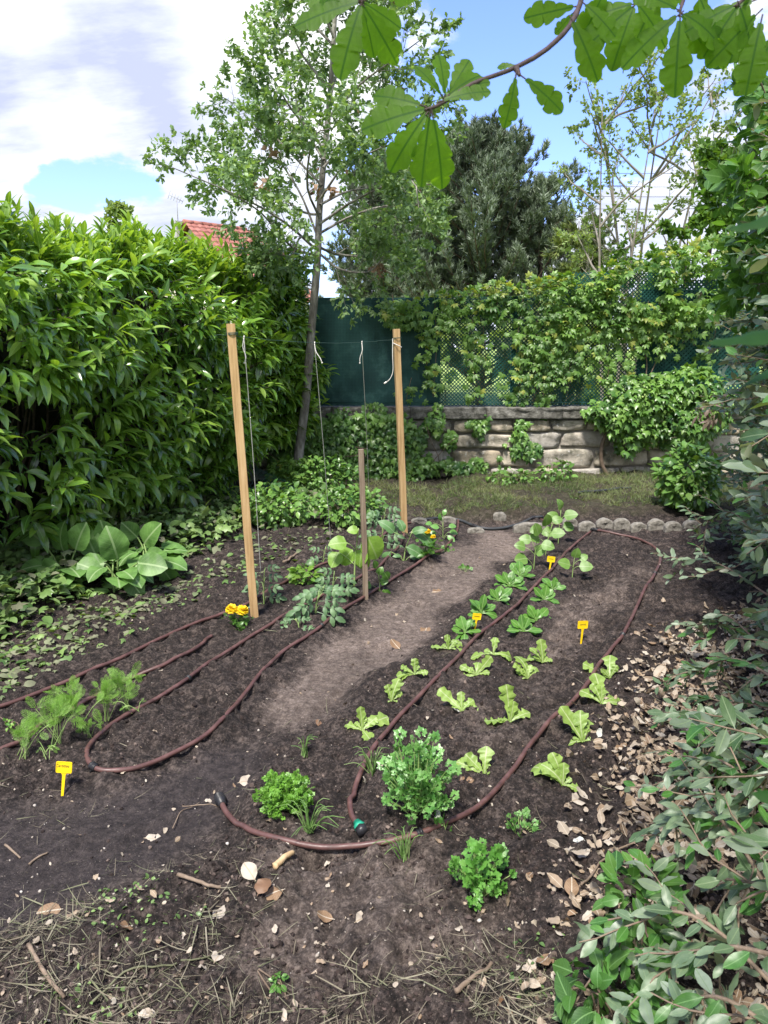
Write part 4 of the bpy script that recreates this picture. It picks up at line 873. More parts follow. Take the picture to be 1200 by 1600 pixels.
def lowsapling(label, u, v, ru, rv, n, size, mats):
    return bush('bramble_sapling', label, 'sapling', u, v, ru, rv, n, ov2, size, mats, rd=.12, down=.05, mis=.4, group='green saplings under the silvery shrub', jit=.35, stems=9)
lowsapling('green leafy sapling growing through the litter in front of the silvery shrub', 1010, 1420, 62, 75, 120, .052, [M_hazel, M_silver2])
lowsapling('low green sapling at the bottom edge, between the straw and the silvery shrub', 950, 1560, 80, 50, 120, .050, [M_hazel, M_silver2])
lowsapling('small green sapling near the top of the leaf litter beside the shrub', 1120, 1180, 30, 40, 50, .045, [M_hazel, M_silver2])
# ------------------------------------------------------------------ ground cover and grass
rng = RS(81)
M_cover = leafmat('ground_ivy_leaf', [(.05, .12, .03), (.09, .185, .045), (.14, .25, .065), (.24, .34, .12)], .42, .25, (1.5, 1.4, .5), patch=4)
M_grey = leafmat('wilted_leaf', [(.15, .15, .09), (.26, .25, .17), (.12, .17, .07)], .7, .2, (1.2, 1.2, .7), patch=4)
lv = MB(); n = 26000; u = -250 + 900 * rng.rand(n); v = 780 + 330 * rng.rand(n); q = flat(u, v); x, y = q.T
off = (x - A0[0]) * HNv[0] + (y - A0[1]) * HNv[1]            # distance from hedge line
tt = (x - A0[0]) * HT[0] + (y - A0[1]) * HT[1]
edge = np.interp(tt, [0, 1, 2, 3, 4, 5, 6], [.72, .72, .78, .95, 1.12, 1.35, 1.6])
den = np.clip((edge - off) / .35, 0, 1); k = (rng.rand(n) < den * 1.1) & (off > -.8) & (y < 8.4) & (fbm(x * 4, y * 4, 13) > .30); x, y, off, den = x[k], y[k], off[k], den[k]; n = len(x)
hgt = .01 + .34 * rng.rand(n) * den * np.clip(fbm(x * 3, y * 3, 2) - .15, 0, 1) * (tt[k] < 3.6) + .12 * rng.rand(n) * den; P = np.stack([x, y, gz(x, y) + hgt], -1); d = rng.randn(n, 3) * [1, 1, .35]; nv = np.array([0, -.1, 1]) + rng.randn(n, 3) * .35
stamps(lv, ivys + ov2, rng, P, d, nv, (.035 + .065 * rng.rand(n)), mis=(rng.rand(n) < .16).astype(int)); lv.build('ground_ivy', [M_cover, M_grey], kind='stuff', label='ivy and low weeds covering the soil under the laurel hedge')
# cut trimmings between cover and bed, left
lv = MB(); n = 12000; u = -200 + 800 * rng.rand(n); v = 830 + 320 * rng.rand(n); x, y = flat(u, v).T
off = (x - A0[0]) * HNv[0] + (y - A0[1]) * HNv[1]; tt = (x - A0[0]) * HT[0] + (y - A0[1]) * HT[1]; edge = np.interp(tt, [0, 1, 2, 3, 4, 5, 6], [.75, .75, .85, 1.05, 1.2, 1.4, 1.6])
k = rng.rand(n) < np.exp(-((off - edge - .2) / .20) ** 2) * .9; x, y = x[k], y[k]; n = len(x); P = np.stack([x, y, gz(x, y) + .008], -1); d = rng.randn(n, 3) * [1, 1, .15]; nv = np.array([0, 0, 1]) + rng.randn(n, 3) * .4
stamps(lv, ov2 + ivys, rng, P, d, nv, .018 + .045 * rng.rand(n), mis=(rng.rand(n) < .55).astype(int)); lv.build('leaf_trimmings', [M_cover, M_grey], kind='stuff', label='cut ivy leaves and trimmings strewn along the left bed edge')
# strip of grass in front of the wall
blade = [leaf_tpl(np.linspace(0, 1, 4), np.array([.022, .02, .013, .002]), fold=.3, curl=.5 + .5 * i, twist=.3, seed=i) for i in range(4)]
M_grass = leafmat('grass_blade', [(.055, .13, .025), (.09, .18, .035), (.14, .23, .06), (.27, .25, .14)], .6, .35, (1.3, 1.3, .5), patch=2)
n = 42000; x = -.6 + 4.4 * rng.rand(n); y = 6.62 + 1.9 * rng.rand(n); gd = fbm(x * 1.8, y * 2.5, 91, 3); k = (gd > .50 - .10 * (x > 1.2) + .08 * (x < .6)) & (fbm(x * 9, y * 9, 92) > .42); x, y = x[k], y[k]; n = len(x)
P = np.stack([x, y, gz(x, y) - .005], -1); lv = MB(); stamps(lv, blade, rng, P, np.array([0, 0, 1.]) + rng.randn(n, 3) * .8, rng.randn(n, 3), .035 + .07 * rng.rand(n)); lv.build('grass', M_grass, kind='stuff', label='rough short grass between the stone wall and the edging')

# bergenia-like big leaved plants at the hedge foot
M_berg = leafmat('bergenia_leaf', [(.06, .16, .035), (.10, .22, .05), (.16, .30, .075)], .5, .28, (1.5, 1.5, .5), rib=(.26, .38, .17), patch=9)
berg_t = [leaf_tpl(*prof(.40, 9, .82, .55), fold=.16, curl=.5 + .35 * (i % 3), wave=.15, twist=.15 * (i - 1), seed=i, petiole=.02) for i in range(4)]
rng = RS(85)
def bergenia(label, u, v, leaves):
    c = G(u, v); o = thing('bergenia_plant', label, 'plant', c, 'bergenia plants at the foot of the hedge'); st = MB()
    for (lu, lv_, du, dv, s, D_) in leaves:
        b = at(lu, lv_, c[1] + D_); add_tube(st, spline([c + rng.randn(3) * [.03, .03, 0], (c + b) / 2 + [0, 0, .04], b], 8), np.linspace(.007, .005, 8), 6, 0, False)
        m_ = MB(); stamp(m_, berg_t[rng.randint(4)], b, (du, -.25 + rng.randn() * .2, -dv), (rng.randn() * .25, -.8, .6), s * 1.18); m_.build('leaf', M_berg, o)
    for _ in range(18):
        a_ = rng.rand() * 6.28; b = c + np.array([math.cos(a_) * .09, math.sin(a_) * .09, .10 + .08 * rng.rand()]); m_ = MB(); stamp(m_, berg_t[rng.randint(4)], b, (math.cos(a_), math.sin(a_), .15), (0, -.2, 1), .15 + .05 * rng.rand()); m_.build('leaf', M_berg, o)
    st.build('stalks', simple('leaf_stalk', [(.16, .25, .07), (.24, .34, .12)], .5, 10, 0) if 'leaf_stalk' not in bpy.data.materials else bpy.data.materials['leaf_stalk'], o)
bergenia('big leaved plant at the hedge foot with one broad upright leaf facing the camera', 185, 915, [(184, 874, .05, -1, .20, 0), (150, 868, -.3, -.9, .17, .1), (165, 880, -1, .15, .19, -.05), (215, 880, .9, -.05, .17, -.05), (200, 900, .5, .6, .13, -.1), (170, 850, -.05, -1, .15, .2)])
bergenia('big leaved plant with its tallest round leaf leaning towards the first post', 235, 905, [(225, 850, .6, -.8, .18, .1), (225, 868, .9, .0, .16, 0), (255, 890, .5, .8, .14, -.05), (240, 880, .9, .3, .13, 0), (215, 840, -.4, -.7, .13, .2), (250, 870, 1, -.1, .14, .1)])
bergenia('big leaved plant farthest left at the hedge foot, among ground ivy', 105, 915, [(100, 862, -.2, -1, .18, .1), (118, 860, .35, -.9, .17, .05), (70, 850, -.6, -.8, .16, .1), (120, 880, .9, .2, .14, -.1), (90, 880, -.8, .3, .15, -.1)])

# ------------------------------------------------------------------ oak branch overhead, close to the lens
big_oak = []
for i in range(5):
    ts = np.linspace(0, 1, 40); ph = [.0, .3, .15, .45, .22][i]; env = np.interp(ts, [0, .12, .35, .62, .85, 1], [.05, .10, .22, .34, .27, .05])
    lob = np.abs(np.sin(np.pi * (ts ** .9 * 4.3 + ph))) ** .5; ws = env * (.60 + .43 * lob); ws[0] = .01; ws[-1] = .02; ws2 = env * (.60 + .43 * np.abs(np.sin(np.pi * (ts ** .9 * 4.3 + ph + .2))) ** .5); ws2[-1] = .02
    ws = ws * .74; ws2 = ws2 * .74
    big_oak.append(leaf_tpl(ts, ws, fold=.10 + .07 * (i % 3), curl=.25 + .2 * (i % 3), wave=.03, twist=.15 * (i % 3 - 1), seed=i, petiole=.05, ws2=ws2))
    V_ = big_oak[-1][0]; k_ = np.arange(40) * 3
    V_[k_, 1] += .055 * (lob - .5) * env / .3; V_[k_ + 2, 1] += .055 * (lob - .5) * env / .3; V_[k_, 2] -= .9 * V_[k_, 0] ** 2 * (.5 + .5 * (i % 2)); V_[k_ + 2, 2] -= .9 * V_[k_ + 2, 0] ** 2 * (.5 + .5 * (i % 3))
M_oakbig = leafmat('oak_leaf_near', [(.065, .165, .015), (.10, .225, .02), (.15, .29, .03)], .5, .74, (2.3, 2.0, .5), rib=(.05, .14, .02), patch=12, pamt=.2)
M_oaktwig = simple('oak_twig', [(.035, .022, .025), (.075, .05, .05)], .7, 60, .3)
def oakbranch(label, paths, leaves, seed):
    rg = RS(seed); o = thing('oak_branch', label, 'branch', at(*paths[0][0][:2], paths[0][0][2]), 'oak branches hanging into the top of the view'); st = MB()
    for P_ in paths:
        q = spline([at(u, v, D) for u, v, D in P_], 24); add_tube(st, q, np.linspace(.0048, .0022, 24) * (1 + .12 * (rg.rand(24) - .5)), 7)
        if P_[0][1] < -50:
            far = np.array([2.7, 2.4, 3.9]); q0 = q[0]; add_tube(st, spline([far, q0 * .45 + far * .55 + [0, 0, .28], q0 + (q[0] - q[3]) * 1.6, q0], 24), np.linspace(.016, .0050, 24), 7, 0, False)
    for (u, v, ang, L, D, face_) in leaves:
        b = at(u, v, D); s = L * .84 / FPX * D; a_ = math.radians(ang); d = np.array([math.cos(a_), rg.randn() * .18, math.sin(a_)])
        nv = np.array([rg.randn() * .25, -1, face_ + rg.randn() * .15]); m_ = MB(); stamp(m_, big_oak[rg.randint(5)], b, d, nv, s * 1.03); m_.build('leaf', M_oakbig, o)
        add_tube(st, [b - d * .006, b + d * s * .05], .0011, 4, 0, False)
    st.build('twig', M_oaktwig, o)
oakbranch('long oak twig curving down from the top edge, ending in backlit lobed leaves',
    [[(925, -120, 1.25), (905, 10, 1.15), (860, 72, 1.1), (800, 108, 1.08), (740, 130, 1.05), (690, 162, 1.02), (665, 172, 1.0)], [(806, 106, 1.08), (812, 118, 1.07)]],
    [(668, 170, 192, 110, 1.0, .2), (668, 176, 232, 105, 1.02, .3), (672, 178, 262, 108, 1.0, .1), (676, 180, 285, 112, .97, .0), (660, 165, 160, 90, 1.05, .3), (695, 150, 95, 66, 1.06, .5), (700, 150, 40, 76, 1.04, .4), (690, 158, 18, 80, 1.0, .6), (690, 150, 125, 66, 1.07, .5), (700, 150, 60, 70, 1.08, .2),
     (806, 118, 262, 76, 1.07, .0), (818, 121, -32, 84, 1.07, .1), (806, 102, 175, 30, 1.08, .4), (893, 30, -60, 100, 1.1, .0), (900, 10, 190, 80, 1.15, .2), (896, 20, -130, 40, 1.15, .2), (912, 5, -40, 70, 1.15, .1), (720, 140, 20, 50, 1.05, .4)], 3)
oakbranch('oak twig tip with dark drooping leaves at the top left of the young oak',
    [[(570, -120, 1.2), (565, -30, 1.12), (562, 4, 1.1)]],
    [(565, 4, 250, 112, 1.08, .0), (565, 2, 190, 112, 1.1, .3), (566, 6, -50, 100, 1.08, .1), (566, 5, 285, 75, 1.12, .2), (565, 0, 170, 95, 1.14, .5), (564, -30, -10, 90, 1.1, .3), (563, -40, 200, 90, 1.12, .3), (566, 3, -25, 70, 1.12, .4)], 5)
oakbranch('leafy oak twig group hanging from the top right corner',
    [[(1130, -140, 1.3), (1080, -30, 1.2), (1064, 12, 1.15), (1062, 26, 1.15)], [(1020, -100, 1.25), (1000, -20, 1.2), (992, 6, 1.2)], [(1240, -80, 1.2), (1180, -20, 1.15), (1150, 10, 1.12)]],
    [(1063, 26, 268, 112, 1.12, .0), (1062, 22, 215, 105, 1.14, .2), (1064, 20, -25, 92, 1.12, .2), (1064, 20, -50, 80, 1.16, .3), (1060, 16, 160, 90, 1.16, .4), (992, 8, 215, 100, 1.18, .1), (992, 6, 250, 95, 1.2, .1), (992, 6, 190, 90, 1.2, .3), (994, 4, -40, 85, 1.2, .2), (1000, -10, 10, 90, 1.22, .3),
     (1150, 8, 200, 88, 1.12, .2), (1152, 10, 235, 84, 1.14, .2), (1155, 8, 300, 100, 1.1, .0), (1190, 30, 260, 105, 1.08, .0), (1185, 20, 225, 95, 1.1, .2), (1180, 0, 200, 95, 1.14, .3), (1170, -10, 260, 95, 1.2, .3), (1110, -20, 250, 95, 1.22, .3), (1040, -30, 240, 90, 1.25, .3), (1090, -10, 300, 85, 1.2, .3), (1215, 50, 240, 90, 1.15, .2), (950, -30, 250, 85, 1.2, .2), (1140, 40, 280, 60, 1.2, .4), (1205, 90, 225, 70, 1.25, .3)], 7)
# ------------------------------------------------------------------ edging stones
M_edge = simple('edging_stone', [(.10, .095, .08), (.20, .185, .16), (.30, .28, .25)], .92, 30, .7, 80, dist=.006)
def edging(u, v, w, h, label, tilt=0.):
    w *= .9; h *= .68; c = G(u, v); mb = MB(); n = 15; th = np.linspace(0, np.pi, n)
    pr = np.array([(-w / 2, -.07)] + [(-w / 2 * math.cos(t), h * .35 + h * .65 * math.sin(t)) for t in th] + [(w / 2, -.07)]); k = len(pr); mid = np.array([0, h * .3]); rings = []
    for (y, s) in ((-.026, .02), (-.030, .5), (-.029, .86), (-.022, 1.0), (.028, 1.0), (.036, .86), (.036, .02)):
        q = mid + (pr - mid) * s; q[:, 1] = np.where(pr[:, 1] < 0, -.07 if s > .4 else q[:, 1], q[:, 1]); rings.append(np.stack([q[:, 0], np.full(k, y), q[:, 1]], -1))
    V = np.concatenate(rings); F = [(r * k + i, r * k + (i + 1) % k, (r + 1) * k + (i + 1) % k, (r + 1) * k + i) for r in range(len(rings) - 1) for i in range(k)]
    V = V + (fbm(V[:, 0] * 40 + u, V[:, 2] * 40 + V[:, 1] * 30, 3)[:, None] - .5) * .012
    mb.add(V @ rotz(tilt).T + c, F, None, 0, False)
    mb.build('edging_stone', M_edge, None, c, label=label, category='edging stone', group='round topped stones edging the bed')
el = ['first from the left, behind the tall right post', 'second from the left, just right of the tall right post', 'third from the left, behind the small pepper plant', 'fourth from the left, under the black pipe',
      'just left of the wide half buried one', 'just left of the hose tee', 'above the hose tee', 'first after the hose tee', 'second after the hose tee', 'third after the hose tee', 'fourth after the hose tee', 'fifth after the hose tee', 'last one on the right, half hidden by the shrub']
for i, (u, v, w) in enumerate(((612, 818, .15), (655, 818, .16), (700, 816, .16), (744, 814, .16), (780, 818, .13), (890, 822, .14), (917, 824, .16), (944, 825, .155), (971, 826, .155), (998, 827, .155), (1025, 828, .155), (1051, 829, .155), (1080, 829, .15))):
    edging(u, v, w, (.105 if i > 4 else .06) + .02 * ((i * 7) % 3) / 2, 'round topped grey edging stone, ' + el[i], .12 * math.sin(i * 3.1))
edging(830, 828, .34, .09, 'wide half buried edging slab in the middle of the stone row', .05)

# ------------------------------------------------------------------ posts, wire and strings
M_wood = simple('post_wood', [(.30, .185, .085), (.44, .29, .14), (.53, .37, .20)], .75, 9, .35, 40, stretch=(6, 6, .35), dist=.003)
M_wood2 = simple('old_stake_wood', [(.13, .095, .07), (.22, .165, .12), (.30, .24, .18)], .85, 9, .4, 40, stretch=(6, 6, .35), dist=.003)
M_string = simple('white_string', [(.62, .60, .55), (.74, .72, .68)], .8, 60, .2)
M_gwire = simple('green_wire', [(.02, .05, .04), (.04, .08, .06)], .5, 30, 0)
def post(name, label, b, t, w, mat, group=None, ang=.25):
    o = thing(name, label, 'post' if name != 'plant_stake' else 'stake', b, group); n = 26; mb = MB(); b = np.array(b); t = np.array(t); b = b - nrm(t - b) * .06
    ax_ = nrm(t - b); X = nrm(np.cross(ax_, [0, -1., 0])); Y = np.cross(ax_, X); h = w / 2; c = .12 * h
    prof8 = [(-h, -h + c), (-h + c, -h), (h - c, -h), (h, -h + c), (h, h - c), (h - c, h), (-h + c, h), (-h, h - c)]; ca, sa = math.cos(ang), math.sin(ang); V = []
    rg = RS(int(w * 1e5)); wob = np.cumsum(rg.randn(n, 2), 0) * .0004
    for i in range(n):
        f = i / (n - 1); p = b + (t - b) * f + X * wob[i, 0] + Y * wob[i, 1]
        for (x, y) in prof8: V.append(p + X * (x * ca - y * sa) + Y * (x * sa + y * ca))
    k = 8; F = [(i * k + j, i * k + (j + 1) % k, (i + 1) * k + (j + 1) % k, (i + 1) * k + j) for i in range(n - 1) for j in range(k)]
    mb.add(V, F, None, 0, False); mb.add(V[-k:], [tuple(range(k))], None, 0, False); mb.build('shaft', mat, o)
    return o, X, Y
PLb = G(398, 962); PLt = at(361, 506, PLb[1] + .02); PRb = G(632, 836); PRt = at(620, 514, PRb[1] - .05)
po1, X1, Y1 = post('garden_post', 'tall square wooden post on the left, beside the yellow marigold', PLb, PLt, .044, M_wood, 'tall posts carrying the wire')
po2, X2, Y2 = post('garden_post', 'tall square wooden post on the right, in front of the green fence', PRb, PRt, .047, M_wood, 'tall posts carrying the wire')
SKb = G(571, 936); SKt = at(563, 702, SKb[1])
sk, X3, Y3 = post('plant_stake', 'short weathered wooden stake beside the cucumber plant', SKb, SKt, .030, M_wood2)
def ring(mb, c, ax_, r, rr, turns=2, sq=False):
    t = np.linspace(0, 2 * np.pi * turns, 24 * turns); a = nrm(np.cross(ax_, [0, -1., 0])); b = np.cross(ax_, a); add_tube(mb, c + r * (np.cos(t)[:, None] * a + np.sin(t)[:, None] * b) + ax_ * (t[:, None] / 40 * r), rr, 5)
L1 = PLb + (PLt - PLb) * .963; R1 = PRb + (PRt - PRb) * .955
wire = thing('top_wire', 'thin green wire stretched between the tops of the two tall posts', 'wire', L1)
mb = MB(); f = np.linspace(0, 1, 40)[:, None]; wp = L1 * (1 - f) + R1 * f; wp[:, 2] -= .035 * (1 - (2 * f[:, 0] - 1) ** 2); wp += (RS(8).rand(40, 3) - .5) * .004; add_tube(mb, wp, .0017, 5); mb.build('span', M_gwire, wire)
mb = MB(); ring(mb, L1, nrm(PLt - PLb), .031, .0017, 3); add_tube(mb, spline([L1 + [-.03, -.02, 0], L1 + [-.06, -.03, .004], L1 + [-.09, -.02, -.002]], 6), .0016, 5); mb.build('left_wrap', M_gwire, wire)
mb = MB(); ring(mb, R1, nrm(PRt - PRb), .033, .0017, 2); mb.build('right_wrap', M_gwire, wire)
def wpt(u):
    i = np.argmin([abs((600 + q[0] / ((q[1]) * math.cos(PITCH) - (q[2] - CAMH) * math.sin(PITCH)) * FPX) - u) for q in wp]); return wp[i]
def hstring(label, ut, ub, vb, knot, tail):
    a = wpt(ut); b = G(ub, vb); o = thing('climbing_string', label, 'string', b, 'strings hanging from the wire'); mb = MB(); q = spline([a, (a + b) / 2 + [.004, 0, 0], b], 20); add_tube(mb, q, .0022, 5); mb.build('cord', M_string, o)
    mb = MB(); k = a + [0, -.004, -.004]; ring(mb, a, np.array([1., 0, 0]), .006, .002, 3)
    t = [k] + [k + np.array([x, -.004, z]) for x, z in tail]; add_tube(mb, spline(t, 14), .0028, 5); add_tube(mb, [t[-1], t[-1] + (np.array(t[-1]) - t[-2]) * .25], [.006, .0045], 6); mb.build('knot_tail', M_string, o); return o
hstring('white string hanging nearest the left post', 380, 408, 905, 0, [(-.006, -.05), (.008, -.10), (.0, -.13)])
hstring('white string hanging in front of the oak trunk', 494, 517, 852, 0, [(.01, -.05), (.035, -.09), (.045, -.115)])
hstring('white string hanging over the green screen, left of the right post', 568, 578, 808, 0, [(.004, -.05), (-.012, -.10), (-.014, -.135)])
o = thing('tied_string', 'loose white string knotted round the top of the right post', 'string', R1, None); mb = MB(); ring(mb, R1 - [0, 0, .05], nrm(PRt - PRb) + np.array([.9, 0, 0]) * .6, .036, .0028, 1)
add_tube(mb, spline([R1 + [-.034, -.02, 0], R1 + [-.035, -.03, -.12], R1 + [-.032, -.03, -.24], R1 + [-.055, -.03, -.30], R1 + [-.085, -.03, -.325]], 18), .0028, 5); add_tube(mb, [R1 + [-.08, -.03, -.322], R1 + [-.10, -.03, -.335]], [.008, .005], 6); mb.build('cord', M_string, o)

# ------------------------------------------------------------------ watering hoses
M_hose, t_, p_, o_ = new_mat('brown_hose')
pos_ = N(t_, 'ShaderNodeNewGeometry').outputs['Position']
c_ = ramp(t_, noise(t_, pos_, 14, 5, .6), [(.3, (.060, .028, .025)), (.55, (.105, .050, .044)), (.75, (.17, .095, .085))])
c_ = mix(t_, ramp(t_, noise(t_, pos_, 60, 4, .7), [(.60, (0, 0, 0)), (.72, (.7, .7, .7))]), c_, (.10, .075, .065))
t_.links.new(c_, p_.inputs['Base Color']); t_.links.new(ramp(t_, noise(t_, pos_, 30, 3), [(.3, (.34, .34, .34)), (.7, (.65, .65, .65))]), p_.inputs['Roughness'])
M_black = simple('black_plastic', [(.012, .012, .014), (.03, .03, .034)], .38, 30, .1)
M_bpipe = simple('black_pipe', [(.018, .02, .022), (.05, .055, .06)], .45, 8, .1)
M_conng = simple('green_connector', [(.01, .22, .13), (.03, .32, .20)], .4, 20, 0)
def gpath(px, n, lift, lifts=None):
    P = np.array([G(u, v) for u, v in px]); q = spline(P, n); m = 7
    for a_ in (0, 1): q[m:-m, a_] = np.convolve(q[:, a_], np.ones(2 * m + 1) / (2 * m + 1), 'valid')
    q[:, 2] = gz(q[:, 0], q[:, 1]); z = q[:, 2].copy()
    m = 10; z = np.convolve(np.pad(z, m, 'edge'), np.ones(2 * m + 1) / (2 * m + 1), 'valid'); z = np.convolve(np.pad(z, 6, 'edge'), np.ones(13) / 13, 'valid'); z = np.maximum(z, gz(q[:, 0], q[:, 1]) - .3 * lift); z = np.convolve(np.pad(z, 3, 'edge'), np.ones(7) / 7, 'valid'); q[:, 2] = z + lift + .002; return q
HR = .0093
def hose(label, px, n, r=HR, mat=None, name='watering_hose', group='brown watering hoses laid on the beds', part='tube', lift=None):
    q = gpath(px, n, (r * .75) if lift is None else lift); o = thing(name, label, 'hose', q[0], group); mb = MB(); rr_ = r * (1 + .05 * (fbm(np.arange(n) * .4, np.zeros(n), 5) - .5)); add_tube(mb, q, rr_, 12); mb.build(part, mat or M_hose, o); return o, q
def sleeve(o, q, i, L, r, mat, name='clip', fl=True):
    t = nrm(q[min(i + 1, len(q) - 1)] - q[max(i - 1, 0)]); mb = MB(); add_tube(mb, [q[i] - t * L / 2, q[i] - t * L * .3, q[i] + t * L * .3, q[i] + t * L / 2], [r * .93, r, r, r * .93], 12)
    if fl:
        for s in (-.25, .2): add_tube(mb, [q[i] + t * L * s - t * .0025, q[i] + t * L * s + t * .0025], r * 1.18, 12)
        add_tube(mb, [q[i], q[i] + [-.010, -.012, -.016]], .004, 6)
    return mb.build(name, mat, o)
hA, qA = hose('long brown hose sweeping round the lettuce bed to a black tap connector at front', [(347, 1262), (352, 1270), (366, 1286), (392, 1303), (430, 1317), (480, 1327), (540, 1330), (600, 1326), (655, 1314), (705, 1294), (745, 1268), (782, 1232), (815, 1190), (842, 1150), (872, 1118), (905, 1088), (925, 1060), (945, 1030), (965, 1005), (985, 970), (1000, 942), (1018, 912), (1031, 885), (1030, 865), (1020, 855), (990, 843), (955, 835), (925, 828), (900, 818), (870, 806), (845, 802)], 260)
d0 = nrm(qA[0] - qA[2]); mb = MB(); c = qA[0]; add_tube(mb, [c - d0 * .012, c + d0 * .006, c + d0 * .008, c + d0 * .024, c + d0 * .026, c + d0 * .042], [.0145, .0155, .019, .019, .016, .016], 14)
for s in (.010, .014, .018, .022): add_tube(mb, [c + d0 * s, c + d0 * (s + .0018)], .0205, 14)
for s in (.030, .035, .040): add_tube(mb, [c + d0 * s, c + d0 * (s + .0022)], .0185, 14)
mb.build('tap_connector', M_black, hA)
sleeve(hA, qA, 33, .02, .0135, M_black); sleeve(hA, qA, 118, .024, .0138, M_black); sleeve(hA, qA, 168, .02, .0135, M_black)
i = int(np.argmin(np.linalg.norm(qA[:, :2] - G(925, 828)[:2], axis=1))); sleeve(hA, qA, i, .075, .0145, M_black, 'tee_joint')
hB, qB = hose('brown hose running up the middle of the salad bed with a green end connector', [(560, 1292), (551, 1278), (547, 1262), (548, 1245), (556, 1222), (574, 1188), (600, 1150), (635, 1112), (680, 1068), (715, 1030), (750, 996), (790, 962), (830, 925), (862, 890), (890, 862), (910, 842), (923, 829)], 180)
d0 = nrm(qB[0] - qB[3]); c = qB[0]; mb = MB(); add_tube(mb, [c - d0 * .012, c + d0 * .004, c + d0 * .006, c + d0 * .020], [.0135, .0145, .019, .0185], 8); mb.build('green_collar', M_conng, hB)
mb = MB(); add_tube(mb, [c + d0 * .020, c + d0 * .022, c + d0 * .034, c + d0 * .044], [.015, .0205, .0205, .018], 6); mb.build('end_nut', M_black, hB)
hC, qC = hose('brown hose looping round the front end of the left bed past the carrots', [(716, 815), (715, 830), (703, 848), (680, 864), (645, 885), (605, 912), (571, 936), (530, 958), (500, 978), (465, 1003), (430, 1034), (405, 1058), (382, 1088), (358, 1120), (330, 1148), (295, 1172), (255, 1195), (215, 1211), (180, 1218), (145, 1216), (127, 1208), (124, 1195), (134, 1176), (160, 1148), (200, 1122), (245, 1098), (290, 1066), (335, 1034), (380, 1005), (430, 973), (487, 945), (525, 922), (560, 904), (592, 885), (616, 867), (628, 852), (632, 838)], 330)
i = int(np.argmin(np.linalg.norm(qC[:, :2] - G(128, 1208)[:2], axis=1))); sleeve(hC, qC, i, .03, .0138, M_black); sleeve(hC, qC, int(i * 1.19), .014, .0135, M_black); sleeve(hC, qC, int(i * .62), .014, .0132, M_black)
hD, qD = hose('brown hose along the outer edge of the left bed behind the marigold', [(-160, 1170), (-80, 1138), (0, 1108), (50, 1085), (100, 1064), (150, 1044), (200, 1020), (250, 994), (300, 972), (360, 953), (400, 938), (445, 914), (480, 899), (508, 889), (545, 872), (575, 852), (606, 832), (640, 818), (668, 812)], 220)
hE, qE = hose('brown hose ending open on the soil behind the carrot clumps', [(-120, 1225), (-50, 1195), (0, 1173), (40, 1155), (80, 1133), (130, 1102), (165, 1085), (200, 1066), (235, 1050), (265, 1034), (295, 1022), (312, 1010), (322, 1002), (331, 995)], 130)
hF, qF = hose('black feeder pipe along the edging stones at the back of the beds', [(655, 815), (685, 814), (716, 814), (750, 808), (785, 803), (820, 801), (848, 801)], 70, .0125, M_bpipe, 'feeder_pipe', None)
sleeve(hF, qF, 32, .06, .015, M_black, 'tee_joint'); sleeve(hF, qF, 63, .05, .015, M_black, 'coupling')
hG, qG = hose('short black pipe lying on the grass in front of the wall', [(903, 776), (925, 772), (955, 769), (985, 768)], 30, .013, M_bpipe, 'loose_pipe', None, lift=.02)

